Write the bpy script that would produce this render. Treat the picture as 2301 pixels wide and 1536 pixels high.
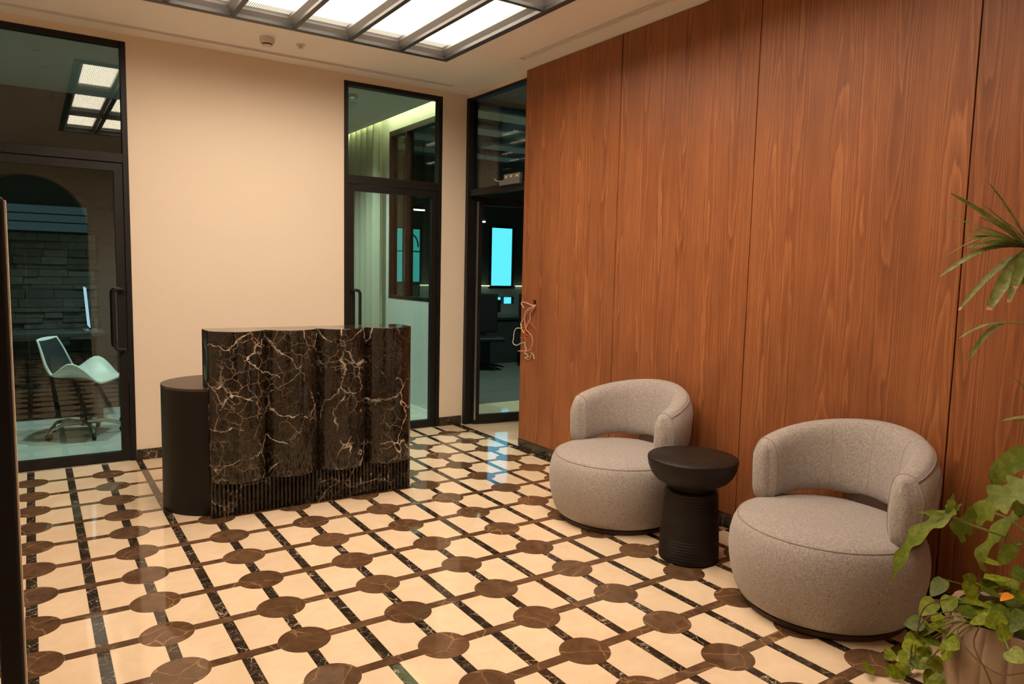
import bpy, bmesh, math, random
from mathutils import Vector, Matrix, Quaternion

# ------------------------------------------------------------------ clear, camera, world, exposure
for o in list(bpy.data.objects):
    bpy.data.objects.remove(o, do_unlink=True)
scene = bpy.context.scene
COL = scene.collection
random.seed(7)
PI = math.pi

W_PX, H_PX, F_PX = 2301.0, 1536.0, 1620.2
YAW, PITCH, ROLL = math.radians(33.758), math.radians(5.591), math.radians(1.302)
CAM = Vector((0, 0, 1.5))
_f = Vector((math.sin(YAW) * math.cos(PITCH), math.cos(YAW) * math.cos(PITCH), -math.sin(PITCH)))
_r = Vector((math.cos(YAW), -math.sin(YAW), 0))
_u = _r.cross(_f)
RIGHT = math.cos(ROLL) * _r + math.sin(ROLL) * _u
UP = -math.sin(ROLL) * _r + math.cos(ROLL) * _u
FWD = _f
cam_data = bpy.data.cameras.new('camera')
cam_data.sensor_fit = 'HORIZONTAL'
cam_data.sensor_width = 36.0
cam_data.lens = F_PX / W_PX * 36.0
cam_data.clip_start = 0.05
cam_data.clip_end = 100
cam = bpy.data.objects.new('camera', cam_data)
COL.objects.link(cam)
m3 = Matrix((RIGHT, UP, -FWD)).transposed()
cam.matrix_world = Matrix.Translation(CAM) @ m3.to_4x4()
scene.camera = cam

world = bpy.data.worlds.new('world')
scene.world = world
world.use_nodes = True
world.node_tree.nodes['Background'].inputs['Color'].default_value = (0.30, 0.45, 0.55, 1)
world.node_tree.nodes['Background'].inputs['Strength'].default_value = 0.02

scene.view_settings.view_transform = 'Standard'
scene.view_settings.look = 'None'
scene.view_settings.gamma = 1.0
scene.view_settings.use_curve_mapping = False
scene.view_settings.exposure = 0.28
scene.cycles.max_bounces = 6
scene.cycles.diffuse_bounces = 4
scene.cycles.glossy_bounces = 3
scene.cycles.transparent_max_bounces = 14
scene.cycles.caustics_reflective = False
scene.cycles.caustics_refractive = False
scene.cycles.sample_clamp_indirect = 6.0
scene.cycles.use_adaptive_sampling = True
scene.cycles.adaptive_threshold = 0.06
scene.cycles.adaptive_min_samples = 16

LIGHT_COLOR = (1.0, 0.80, 0.60)      # warm lamps of the lobby
LIGHT_STRENGTH = 9.6

# ------------------------------------------------------------------ node helpers
class NT:
    def __init__(self, name):
        self.m = bpy.data.materials.new(name)
        self.m.use_nodes = True
        self.t = self.m.node_tree
        self.t.nodes.clear()
        self.out = self.t.nodes.new('ShaderNodeOutputMaterial')
    def n(self, typ, _props=None, **inp):
        nd = self.t.nodes.new('ShaderNode' + typ)
        for k, v in (_props or {}).items():
            setattr(nd, k, v)
        for k, v in inp.items():
            key = int(k[1:]) if k[0] == 'i' and k[1:].isdigit() else k.replace('_', ' ')
            self.set(nd.inputs[key], v)
        return nd
    def set(self, sock, v):
        if isinstance(v, bpy.types.NodeSocket):
            self.t.links.new(v, sock)
        elif isinstance(v, bpy.types.Node):
            self.t.links.new(v.outputs[0], sock)
        else:
            if isinstance(v, tuple) and len(v) == 3 and sock.type == 'RGBA':
                v = (*v, 1)
            sock.default_value = v
    def math(self, op, a, b=0.0, c=None, clamp=False):
        kw = {'i0': a, 'i1': b}
        if c is not None: kw['i2'] = c
        return self.n('Math', {'operation': op, 'use_clamp': clamp}, **kw).outputs[0]
    def vmath(self, op, a, b=(0, 0, 0)):
        return self.n('VectorMath', {'operation': op}, i0=a, i1=b)
    def mix(self, fac, a, b, blend='MIX'):
        nd = self.t.nodes.new('ShaderNodeMix'); nd.data_type = 'RGBA'; nd.blend_type = blend
        self.set(nd.inputs['Factor'], fac); self.set(nd.inputs[6], a); self.set(nd.inputs[7], b)
        return nd.outputs[2]
    def ramp(self, fac, *stops):
        nd = self.t.nodes.new('ShaderNodeValToRGB')
        while len(nd.color_ramp.elements) < len(stops): nd.color_ramp.elements.new(0.5)
        for e, (p, c) in zip(nd.color_ramp.elements, stops):
            e.position = p
            e.color = (c, c, c, 1) if not isinstance(c, tuple) else (*c, 1)
        self.set(nd.inputs[0], fac)
        return nd.outputs[0]
    def noise(self, vec, scale, detail=4, rough=0.5, dist=0.0):
        return self.n('TexNoise', None, Vector=vec, Scale=scale, Detail=detail, Roughness=rough, Distortion=dist).outputs[0]
    def noisec(self, vec, scale, detail=4):
        return self.n('TexNoise', None, Vector=vec, Scale=scale, Detail=detail).outputs[1]
    def finish(self, sh):
        self.set(self.out.inputs[0], sh)
        return self.m
    def bsdf(self, **kw):
        return self.n('BsdfPrincipled', None, **kw)
    def bump(self, h, strength=0.3, dist=0.01):
        return self.n('Bump', None, Height=h, Strength=strength, Distance=dist).outputs[0]
    def coords(self, rnd=True):
        """object coordinates shifted by the object's own random number, so look-alike pieces differ"""
        v = self.n('TexCoord').outputs['Object']
        if rnd:
            r = self.n('ObjectInfo').outputs['Random']
            c = self.n('CombineXYZ', None, X=self.math('MULTIPLY', r, 37.0), Y=self.math('MULTIPLY', r, 91.0), Z=self.math('MULTIPLY', r, 53.0))
            v = self.vmath('ADD', v, c).outputs[0]
        return v
    def random(self):
        return self.n('ObjectInfo').outputs['Random']

M = {}
def plain(name, col, rough=0.5, metal=0.0, bump=0.0, spec=0.5, var=0.06, scale=30):
    t = NT(name)
    v = t.coords(False)
    n = t.noise(v, scale, 4)
    c = t.mix(n, tuple(x * (1 - var) for x in col), tuple(min(1, x * (1 + var)) for x in col))
    kw = dict(Base_Color=c, Roughness=rough, Metallic=metal)
    kw['Specular_IOR_Level'] = spec
    if bump: kw['Normal'] = t.bump(t.noise(v, scale * 4, 5), bump, 0.003)
    M[name] = t.finish(t.bsdf(**kw))
    return M[name]

def emit(name, col, strength):
    t = NT(name)
    M[name] = t.finish(t.n('Emission', None, Color=col, Strength=strength))

plain('plaster', (0.84, 0.73, 0.60), 0.75, bump=0.03, var=0.02, scale=1.2)
plain('ceiling_paint', (0.94, 0.92, 0.90), 0.85, var=0.02, scale=2)
plain('black_metal', (0.012, 0.011, 0.010), 0.45, 0.0, var=0.1)
plain('frame_metal', (0.010, 0.0085, 0.008), 0.48, 0.0, var=0.1, spec=0.35)
plain('light_frame', (0.058, 0.062, 0.064), 0.45, 0.0)
plain('light_bezel', (0.19, 0.19, 0.19), 0.40, 0.0)
plain('grey_metal', (0.55, 0.52, 0.48), 0.32, 0.9)
plain('pale_strip', (0.80, 0.70, 0.58), 0.4)
plain('white_plastic', (0.72, 0.68, 0.62), 0.45)
plain('dark_plastic', (0.007, 0.007, 0.008), 0.5, spec=0.3)
plain('white_floor', (0.66, 0.72, 0.68), 0.12, var=0.03, scale=3)
plain('office_white', (0.60, 0.64, 0.60), 0.7)
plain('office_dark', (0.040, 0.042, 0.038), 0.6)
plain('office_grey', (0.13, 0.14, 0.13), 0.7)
plain('chair_shell', (0.78, 0.82, 0.78), 0.4)
plain('chair_pad', (0.018, 0.026, 0.032), 0.7)
plain('drum_black', (0.007, 0.0055, 0.0045), 0.42, var=0.15, scale=20, spec=0.3)
plain('drum_top', (0.060, 0.036, 0.030), 0.36, var=0.1, scale=12)
plain('plinth_brown', (0.055, 0.030, 0.020), 0.5)
plain('seam', (0.30, 0.265, 0.24), 0.95)
plain('grout', (0.30, 0.21, 0.13), 0.6)
plain('soil', (0.03, 0.02, 0.014), 0.95, bump=0.4)
plain('stem_green', (0.16, 0.20, 0.05), 0.5)
plain('stem_brown', (0.14, 0.08, 0.04), 0.7)
plain('orange_leaf', (0.80, 0.28, 0.02), 0.5)
plain('hole_dark', (0.02, 0.012, 0.01), 0.8)
plain('wire_white', (0.62, 0.52, 0.44), 0.5)
plain('wire_pink', (0.66, 0.30, 0.26), 0.5)
plain('wire_red', (0.50, 0.08, 0.05), 0.5)
plain('wire_yellow', (0.85, 0.42, 0.03), 0.5)
plain('counter_black', (0.030, 0.034, 0.032), 0.18)
plain('carpet_dark', (0.060, 0.064, 0.055), 0.9)
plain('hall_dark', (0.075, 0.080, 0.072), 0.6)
plain('backsplash', (0.30, 0.34, 0.30), 0.3)
plain('slot_dark', (0.36, 0.30, 0.25), 0.8)

# --- polished marbles
def mat_cream():
    t = NT('cream_marble'); v = t.coords()
    n = t.noise(v, 9, 6, 0.6, 0.6); n2 = t.noise(v, 45, 4, 0.6)
    c = t.mix(t.ramp(n, (0.35, 0.0), (0.7, 1.0)), (0.78, 0.61, 0.42), (0.86, 0.69, 0.50))
    vein = t.ramp(t.noise(v, 14, 5, 0.7, 1.2), (0.485, 0.0), (0.5, 1.0), (0.515, 0.0))
    c = t.mix(t.math('MULTIPLY', vein, 0.22), c, (0.62, 0.45, 0.29))
    c = t.mix(t.math('MULTIPLY', n2, 0.12), c, (0.90, 0.76, 0.58))
    r = t.random()
    hs = t.n('HueSaturation', None, Value=t.math('ADD', 0.95, t.math('MULTIPLY', r, 0.09)), Color=c)
    M['cream'] = t.finish(t.bsdf(Base_Color=hs.outputs[0], Roughness=0.05))
mat_cream()

def mat_brown():
    t = NT('brown_marble'); v = t.coords()
    d = t.vmath('ADD', v, t.vmath('SCALE', t.noisec(v, 9, 4)).outputs[0])
    d.node if False else None
    n = t.noise(v, 11, 6, 0.65, 0.8)
    c = t.mix(t.ramp(n, (0.3, 0.0), (0.75, 1.0)), (0.085, 0.044, 0.022), (0.165, 0.092, 0.050))
    dv = t.vmath('ADD', v, t.n('VectorMath', {'operation': 'SCALE'}, i0=t.noisec(v, 7, 5), Scale=0.10).outputs[0]).outputs[0]
    vo = t.n('TexVoronoi', {'feature': 'DISTANCE_TO_EDGE'}, Vector=dv, Scale=7.0).outputs[0]
    vein = t.ramp(vo, (0.0, 1.0), (0.028, 0.0))
    mask = t.ramp(t.noise(v, 5, 2), (0.42, 0.0), (0.58, 1.0))
    c = t.mix(t.math('MULTIPLY', t.math('MULTIPLY', vein, mask), 0.75), c, (0.42, 0.24, 0.11))
    fine = t.ramp(t.noise(v, 24, 5, 0.7, 1.5), (0.488, 0.0), (0.5, 1.0), (0.512, 0.0))
    c = t.mix(t.math('MULTIPLY', fine, 0.35), c, (0.26, 0.14, 0.07))
    r = t.random()
    hs = t.n('HueSaturation', None, Value=t.math('ADD', 0.82, t.math('MULTIPLY', r, 0.36)), Color=c)
    M['brown'] = t.finish(t.bsdf(Base_Color=hs.outputs[0], Roughness=0.05))
mat_brown()

def mat_black(name, s=1.0, base=((0.010, 0.008, 0.006), (0.050, 0.033, 0.020)), amount=1.0, rnd=True, rough=0.10, m0=0.44):
    t = NT(name); v = t.coords(rnd)
    n = t.noise(v, 4.5 * s, 7, 0.65, 0.8)
    c = t.mix(t.ramp(n, (0.35, 0.0), (0.72, 1.0)), base[0], base[1])
    fine = t.ramp(t.noise(v, 16 * s, 6, 0.7, 1.6), (0.48, 0.0), (0.5, 1.0), (0.52, 0.0))
    c = t.mix(t.math('MULTIPLY', fine, 0.30 * amount), c, (0.22, 0.15, 0.09))
    dv = t.vmath('ADD', v, t.n('VectorMath', {'operation': 'SCALE'}, i0=t.noisec(v, 5.5 * s, 6), Scale=0.22 / s).outputs[0]).outputs[0]
    vo = t.n('TexVoronoi', {'feature': 'DISTANCE_TO_EDGE'}, Vector=dv, Scale=4.6 * s).outputs[0]
    wid = t.noise(v, 6.0 * s, 3)
    vein = t.math('LESS_THAN', vo, t.math('MULTIPLY', t.math('SUBTRACT', wid, 0.40), 0.17))
    soft = t.ramp(vo, (0.0, 1.0), (0.03, 0.0))
    mask = t.ramp(t.noise(v, 3.1 * s, 3), (m0, 0.0), (m0 + 0.14, 1.0))
    brk = t.ramp(t.noise(v, 30 * s, 3), (0.35, 0.15), (0.6, 1.0))
    f = t.math('MULTIPLY', t.math('MULTIPLY', t.math('MULTIPLY', vein, soft), mask), brk)
    c = t.mix(t.math('MULTIPLY', f, 0.95 * amount), c, (0.80, 0.68, 0.55))
    dv2 = t.vmath('ADD', v, t.n('VectorMath', {'operation': 'SCALE'}, i0=t.noisec(v, 13 * s, 6), Scale=0.10 / s).outputs[0]).outputs[0]
    vo2 = t.n('TexVoronoi', {'feature': 'DISTANCE_TO_EDGE'}, Vector=dv2, Scale=11.0 * s).outputs[0]
    vein2 = t.ramp(vo2, (0.0, 1.0), (0.035, 0.0))
    mask2 = t.ramp(t.noise(v, 3.7 * s, 2), (m0 + 0.06, 0.0), (m0 + 0.20, 1.0))
    c = t.mix(t.math('MULTIPLY', t.math('MULTIPLY', vein2, mask2), 0.55 * amount), c, (0.44, 0.32, 0.22))
    M[name] = t.finish(t.bsdf(Base_Color=c, Roughness=rough))
mat_black('black_marble', 2.8, rough=0.05, m0=0.38)
mat_black('desk_marble', 1.0, ((0.004, 0.0032, 0.0026), (0.025, 0.0175, 0.011)), 1.0, False, 0.07, 0.41)
mat_black('plinth_marble', 1.1, ((0.006, 0.005, 0.004), (0.022, 0.016, 0.011)), 0.6, False, 0.2)
mat_black('base_marble', 2.2, ((0.018, 0.014, 0.010), (0.055, 0.042, 0.026)), 0.7, True, 0.15)

def mat_wood():
    t = NT('walnut_veneer')
    g = t.n('NewGeometry').outputs['Position']
    sx = t.n('SeparateXYZ', None, Vector=g)
    y, z = sx.outputs[1], sx.outputs[2]
    r = t.random()
    LW = 0.191
    yl = t.math('DIVIDE', t.math('ADD', y, 20.0), LW)
    leaf = t.math('FLOOR', yl)
    du = t.math('MULTIPLY', t.math('SUBTRACT', t.math('FRACT', yl), 0.5), LW)
    lr = t.n('TexWhiteNoise', {'noise_dimensions': '1D'}, W=leaf)
    lrv = lr.outputs[0]
    du = t.math('ADD', du, t.math('MULTIPLY', t.math('SUBTRACT', lrv, 0.5), 0.12))
    sv = t.n('CombineXYZ', None, X=t.math('MULTIPLY', leaf, 3.7), Y=t.math('MULTIPLY', y, 7.0), Z=t.math('MULTIPLY', z, 0.9))
    wob = t.noise(sv, 1.0, 3, 0.55)
    sv2 = t.n('CombineXYZ', None, X=t.math('MULTIPLY', leaf, 1.3), Y=t.math('MULTIPLY', y, 30.0), Z=t.math('MULTIPLY', z, 2.2))
    wob2 = t.noise(sv2, 1.0, 3, 0.6)
    gg = t.math('ADD', t.math('MULTIPLY', t.math('MULTIPLY', du, du), 105.0),
                t.math('MULTIPLY', z, t.math('SUBTRACT', t.math('MULTIPLY', lrv, 0.75), 0.30)))
    gg = t.math('ADD', gg, t.math('MULTIPLY', wob, 0.85))
    gg = t.math('ADD', gg, t.math('MULTIPLY', wob2, 0.16))
    gg = t.math('ADD', gg, t.math('MULTIPLY', lrv, 13.0))
    ring = t.math('FRACT', t.math('MULTIPLY', gg, 5.6))
    ringl = t.ramp(ring, (0.0, 0.15), (0.55, 0.55), (0.86, 1.0), (1.0, 0.15))
    fib = t.noise(t.n('CombineXYZ', None, X=0.0, Y=t.math('MULTIPLY', y, 260.0), Z=t.math('MULTIPLY', z, 5.0)), 1.0, 3, 0.6)
    fib2 = t.noise(t.n('CombineXYZ', None, X=5.0, Y=t.math('MULTIPLY', y, 60.0), Z=t.math('MULTIPLY', z, 1.2)), 1.0, 4, 0.6)
    blot = t.noise(t.n('CombineXYZ', None, X=9.0, Y=t.math('MULTIPLY', y, 5.0), Z=t.math('MULTIPLY', z, 1.5)), 1.0, 3, 0.6)
    k = t.math('ADD', t.math('MULTIPLY', ringl, 0.34), t.math('MULTIPLY', fib, 0.30))
    k = t.math('ADD', k, t.math('MULTIPLY', fib2, 0.42))
    k = t.math('ADD', k, t.math('MULTIPLY', t.math('SUBTRACT', lrv, 0.5), 0.10))
    c = t.ramp(k, (0.22, (0.130, 0.042, 0.015)), (0.48, (0.280, 0.095, 0.033)), (0.70, (0.395, 0.144, 0.052)), (0.92, (0.50, 0.205, 0.080)))
    c = t.mix(t.ramp(blot, (0.42, 0.0), (0.75, 0.5)), c, (0.150, 0.046, 0.017))
    hs = t.n('HueSaturation', None, Value=t.math('ADD', 0.94, t.math('MULTIPLY', r, 0.12)), Color=c)
    M['wood'] = t.finish(t.bsdf(Base_Color=hs.outputs[0], Roughness=0.42, Specular_IOR_Level=0.35,
                                Normal=t.bump(fib, 0.06, 0.001)))
mat_wood()

def mat_fabric():
    t = NT('boucle_fabric'); v = t.coords(False)
    n = t.noise(v, 135, 3, 0.75, 1.5); n2 = t.noise(v, 300, 2, 0.7); big = t.noise(v, 5, 3)
    k = t.math('ADD', t.math('MULTIPLY', n, 0.6), t.math('MULTIPLY', n2, 0.4))
    c = t.ramp(k, (0.36, (0.165, 0.147, 0.138)), (0.51, (0.385, 0.35, 0.332)), (0.66, (0.60, 0.55, 0.525)))
    c = t.mix(t.math('MULTIPLY', big, 0.2), c, (0.34, 0.31, 0.29))
    M['fabric'] = t.finish(t.bsdf(Base_Color=c, Roughness=0.95, Specular_IOR_Level=0.15, Sheen_Weight=0.25,
                                  Normal=t.bump(k, 0.5, 0.004)))
mat_fabric()

def mat_glass(name, tint):
    t = NT(name)
    g = t.n('NewGeometry')
    d = t.math('ABSOLUTE', t.vmath('DOT_PRODUCT', g.outputs['Normal'], g.outputs['Incoming']).outputs['Value'])
    p = t.math('POWER', t.math('SUBTRACT', 1.0, d), 5.0)
    fr = t.math('ADD', 0.055, t.math('MULTIPLY', p, 0.945))
    tr = t.n('BsdfTransparent', None, Color=tint)
    gl = t.n('BsdfGlossy', None, Color=(1, 1, 1), Roughness=0.0)
    M[name] = t.finish(t.n('MixShader', None, i0=fr, i1=tr, i2=gl))
mat_glass('green_glass', (0.79, 0.87, 0.83))
mat_glass('clear_glass', (0.88, 0.94, 0.91))

def mat_diffuser():
    t = NT('ribbed_diffuser'); v = t.n('TexCoord').outputs['Object']
    sx = t.n('SeparateXYZ', None, Vector=v)
    rib = t.math('ABSOLUTE', t.math('SINE', t.math('MULTIPLY', sx.outputs[0], PI / 0.0135)))
    rb = t.ramp(rib, (0.18, 0.05), (0.62, 1.15))
    ex = t.math('SUBTRACT', 1.0, t.math('POWER', t.math('MULTIPLY', t.math('ABSOLUTE', sx.outputs[0]), 1 / 0.19), 6.0))
    ey = t.ramp(t.math('ABSOLUTE', sx.outputs[1]), (0.500, 1.0), (0.545, 0.10), (0.9, 0.07))
    e = t.math('MULTIPLY', t.math('ADD', 0.4, t.math('MULTIPLY', t.math('MAXIMUM', ex, 0.0), 0.6)), ey)
    s = t.math('MULTIPLY', t.math('MULTIPLY', rb, e), LIGHT_STRENGTH)
    M['diffuser'] = t.finish(t.n('Emission', None, Color=LIGHT_COLOR, Strength=s))
mat_diffuser()
emit('cove', (1.0, 0.88, 0.48), 17.0)
emit('day_window', (0.15, 0.90, 1.45), 1.2)
emit('day_window_teal', (0.12, 0.80, 0.80), 0.6)
emit('reflection_blue', (0.10, 0.17, 0.19), 0.28)
emit('undershelf', (0.9, 0.85, 0.55), 2.0)
emit('lamp_white', (1.0, 0.95, 0.8), 5.0)
emit('screen_edge', (0.55, 0.80, 1.0), 0.9)

def mat_leaf(name, a, b, scale=60, rough=0.38):
    t = NT(name); v = t.coords()
    n = t.noise(v, scale, 4, 0.6, 0.5)
    c = t.mix(t.ramp(n, (0.40, 0.0), (0.72, 0.85)), a, b)
    bs = t.bsdf(Base_Color=c, Roughness=rough, Specular_IOR_Level=0.25)
    tl = t.n('BsdfTranslucent', None, Color=c)
    M[name] = t.finish(t.n('MixShader', None, i0=0.25, i1=bs, i2=tl))
mat_leaf('pothos_leaf', (0.15, 0.21, 0.012), (0.42, 0.45, 0.040), rough=0.4)
mat_leaf('pothos_dark', (0.07, 0.11, 0.010), (0.17, 0.21, 0.022), rough=0.4)
mat_leaf('phil_leaf', (0.12, 0.17, 0.018), (0.25, 0.30, 0.040), 40, 0.45)
mat_leaf('palm_leaf', (0.13, 0.16, 0.035), (0.30, 0.32, 0.10), 30, 0.45)
mat_leaf('leaf_tip', (0.50, 0.27, 0.12), (0.60, 0.36, 0.18), 14)

def mat_pot():
    t = NT('planter_clay'); v = t.coords(False)
    n = t.noise(v, 7, 5, 0.6); n2 = t.noise(v, 60, 4, 0.7)
    c = t.mix(t.ramp(n, (0.3, 0.0), (0.75, 1.0)), (0.24, 0.165, 0.105), (0.36, 0.26, 0.17))
    c = t.mix(t.math('MULTIPLY', n2, 0.3), c, (0.50, 0.36, 0.25))
    M['pot'] = t.finish(t.bsdf(Base_Color=c, Roughness=0.8, Normal=t.bump(n2, 0.4, 0.004)))
mat_pot()

def mat_stone():
    t = NT('split_stone'); v = t.coords()
    n = t.noise(v, 12, 6, 0.7, 0.5)
    c = t.mix(n, (0.030, 0.028, 0.022), (0.11, 0.10, 0.08))
    hs = t.n('HueSaturation', None, Value=t.math('ADD', 0.6, t.math('MULTIPLY', t.random(), 0.8)), Color=c)
    M['stone'] = t.finish(t.bsdf(Base_Color=hs.outputs[0], Roughness=0.7, Normal=t.bump(n, 0.8, 0.02)))
mat_stone()

def mat_curtain():
    t = NT('sheer_curtain')
    c = (0.62, 0.66, 0.52)
    bs = t.bsdf(Base_Color=c, Roughness=0.9)
    tl = t.n('BsdfTranslucent', None, Color=c)
    M['curtain'] = t.finish(t.n('MixShader', None, i0=0.3, i1=bs, i2=tl))
mat_curtain()

def mat_table():
    t = NT('black_stained_wood'); v = t.coords(False)
    n = t.noise(v, 9, 5, 0.6, 0.5)
    c = t.mix(n, (0.006, 0.0045, 0.0035), (0.016, 0.010, 0.007))
    M['table_wood'] = t.finish(t.bsdf(Base_Color=c, Roughness=0.5, Specular_IOR_Level=0.3, Normal=t.bump(t.noise(v, 50, 4), 0.08, 0.003)))
mat_table()

# ------------------------------------------------------------------ mesh helpers
class MB:
    def __init__(self): self.v = []; self.f = []
    def add(self, vs, fs):
        o = len(self.v); self.v += [tuple(p) for p in vs]; self.f += [tuple(i + o for i in f) for f in fs]; return self
    def box(self, x0, x1, y0, y1, z0, z1):
        vs = [(x0,y0,z0),(x1,y0,z0),(x1,y1,z0),(x0,y1,z0),(x0,y0,z1),(x1,y0,z1),(x1,y1,z1),(x0,y1,z1)]
        return self.add(vs, [(0,3,2,1),(4,5,6,7),(0,1,5,4),(1,2,6,5),(2,3,7,6),(3,0,4,7)])
    def prism(self, pts, z0, z1, cap_bottom=True):
        """pts counter-clockwise in plan"""
        n = len(pts)
        vs = [(p[0], p[1], z0) for p in pts] + [(p[0], p[1], z1) for p in pts]
        fs = [(i, (i+1) % n, n + (i+1) % n, n + i) for i in range(n)]
        fs.append(tuple(range(n, 2*n)))
        if cap_bottom: fs.append(tuple(reversed(range(n))))
        return self.add(vs, fs)
    def lathe(self, prof, seg=48, cx=0, cy=0, cap=True):
        vs = []; fs = []
        for (r, z) in prof:
            for k in range(seg):
                a = 2*PI*k/seg
                vs.append((cx + r*math.cos(a), cy + r*math.sin(a), z))
        for i in range(len(prof)-1):
            for k in range(seg):
                k2 = (k+1) % seg
                fs.append((i*seg+k, i*seg+k2, (i+1)*seg+k2, (i+1)*seg+k))
        if cap:
            fs.append(tuple(reversed(range(seg))))
            fs.append(tuple(range((len(prof)-1)*seg, len(prof)*seg)))
        return self.add(vs, fs)
    def tube(self, pts, r, seg=8, closed=False):
        pts = [Vector(p) for p in pts]
        rs = r if isinstance(r, (list, tuple)) else [r]*len(pts)
        vs = []; fs = []; prev = None; n = len(pts)
        for i, p in enumerate(pts):
            if closed: d = pts[(i+1) % n] - pts[i-1]
            else: d = (pts[min(i+1, n-1)] - pts[max(i-1, 0)])
            d.normalize()
            if prev is None:
                a = d.orthogonal().normalized()
            else:
                a = (prev - d * prev.dot(d))
                a = a.normalized() if a.length > 1e-6 else d.orthogonal().normalized()
            prev = a; b = d.cross(a)
            for k in range(seg):
                t = 2*PI*k/seg
                vs.append(p + (a*math.cos(t) + b*math.sin(t))*rs[i])
        for i in range(n if closed else n-1):
            j = (i+1) % n
            for k in range(seg):
                k2 = (k+1) % seg
                fs.append((i*seg+k, i*seg+k2, j*seg+k2, j*seg+k))
        if not closed:
            fs.append(tuple(reversed(range(seg)))); fs.append(tuple(range((n-1)*seg, n*seg)))
        return self.add(vs, fs)
    def mesh(self, name, mat, smooth=False):
        me = bpy.data.meshes.new(name)
        me.from_pydata(self.v, [], self.f)
        me.update()
        if mat: me.materials.append(M[mat] if isinstance(mat, str) else mat)
        if smooth:
            for p in me.polygons: p.use_smooth = True
        return me
    def build(self, name, mat, parent=None, smooth=False, bevel=0.0, loc=None, seg=2, angle=40):
        me = self.mesh(name, mat, smooth)
        if smooth:
            try: me.set_sharp_from_angle(angle=math.radians(angle))
            except Exception: pass
        ob = bpy.data.objects.new(name, me); COL.objects.link(ob)
        if parent is not None: ob.parent = parent
        if loc: ob.location = loc
        if bevel:
            b = ob.modifiers.new('bevel', 'BEVEL'); b.width = bevel; b.segments = seg; b.limit_method = 'ANGLE'
        return ob

def BOX(name, mat, x0, x1, y0, y1, z0, z1, parent=None, bevel=0.0):
    return MB().box(x0, x1, y0, y1, z0, z1).build(name, mat, parent, bevel=bevel)
def empty(name, loc=(0, 0, 0), rz=0.0):
    o = bpy.data.objects.new(name, None); COL.objects.link(o)
    o.location = loc; o.rotation_euler = (0, 0, rz); o.empty_display_size = 0.1
    return o
def tag(o, label, cat, group=None, kind=None):
    o['label'] = label; o['category'] = cat
    if group: o['group'] = group
    if kind: o['kind'] = kind
    return o
def struct(o, label, cat): return tag(o, label, cat, kind='structure')
def smooth_curve(pts, n=6):
    """Catmull-Rom through the points"""
    P = [Vector(p) for p in pts]; P = [P[0]*2 - P[1]] + P + [P[-1]*2 - P[-2]]
    out = []
    for i in range(1, len(P)-2):
        for k in range(n):
            t = k/n
            out.append(0.5*((2*P[i]) + (P[i+1]-P[i-1])*t + (2*P[i-1]-5*P[i]+4*P[i+1]-P[i+2])*t*t + (3*P[i]-P[i-1]-3*P[i+1]+P[i+2])*t**3))
    out.append(P[-2]); return out

# ------------------------------------------------------------------ room dimensions
YB = 6.066          # lobby face of the back wall
XW = 3.445          # face of the wood panelling
XR = 3.50           # plane of the glazed doorway on the right
XL = -1.55          # left wall (outside the picture)
YF = -0.95          # lobby face of the arch wall behind the camera
ZC = 3.14           # ceiling
Y_WOOD = 5.012      # free end of the panelling

# ------------------------------------------------------------------ lobby floor: marble pieces
X0, Y0, A, B = 0.414, 3.099, 0.4593, 0.3307
HA = A / 2
RC, WB, WR, G = 0.1035, 0.043, 0.050, 0.0009
floor = struct(BOX('floor', 'grout', XL, XR + 0.02, YF - 0.3, YB + 0.13, -0.06, -0.0012), 'polished lobby floor of cream marble cells with black strips and brown discs', 'floor')

def visible(p, mx=130):
    d = Vector(p) - CAM; z = d.dot(FWD)
    if z < 0.2: return False
    x = W_PX/2 + F_PX*d.dot(RIGHT)/z; y = H_PX/2 - F_PX*d.dot(UP)/z
    return -mx < x < W_PX + mx and -mx < y < H_PX + mx

TH = 0.006
def arc(cx, cy, r, a0, a1, n=6):
    return [(cx + r*math.cos(a0 + (a1-a0)*k/n), cy + r*math.sin(a0 + (a1-a0)*k/n)) for k in range(n+1)]
rg = RC + G
x_in = WB/2 + G; y_in = WR/2 + G
def cream_pts(left):
    """one cell; circle column on its left edge (left=True) or right edge; origin at the disc-side line, middle of the cell"""
    h = B/2
    ang0 = math.acos(x_in/rg); ang1 = math.asin(y_in/rg)
    p = arc(0, -h, rg, ang1, ang0, 6)          # around the lower disc
    q = arc(0, h, rg, -ang0, -ang1, 6)         # around the upper disc
    pts = [(HA - x_in, -h + y_in), (HA - x_in, h - y_in)] + list(reversed(q)) + list(reversed(p))
    if not left: pts = [(-x, y) for x, y in reversed(pts)]
    return pts
me_cream = {s: MB().prism(cream_pts(s), -TH, 0, False).mesh('cream_tile', 'cream') for s in (True, False)}
me_disc = MB().prism(arc(0, 0, RC, 0, 2*PI, 24)[:-1], -TH, 0, False).mesh('brown_disc', 'brown')
hb = WR/2
# black strip between two discs (concave ends) and between two brown strips (straight ends)
def strip_between_discs():
    w = WB/2; a = math.acos(w/rg); h = B/2
    up = arc(0, h, rg, -a, -(PI - a), 4)       # lower edge of upper disc, from right to left
    dn = arc(0, -h, rg, PI - a, a, 4)
    return up + dn
me_bs_d = MB().prism(strip_between_discs(), -TH, 0, False).mesh('black_strip', 'black_marble')
me_bs_p = MB().prism([(-WB/2, -B/2 + hb + G), (WB/2, -B/2 + hb + G), (WB/2, B/2 - hb - G), (-WB/2, B/2 - hb - G)], -TH, 0, False).mesh('black_strip', 'black_marble')
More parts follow.
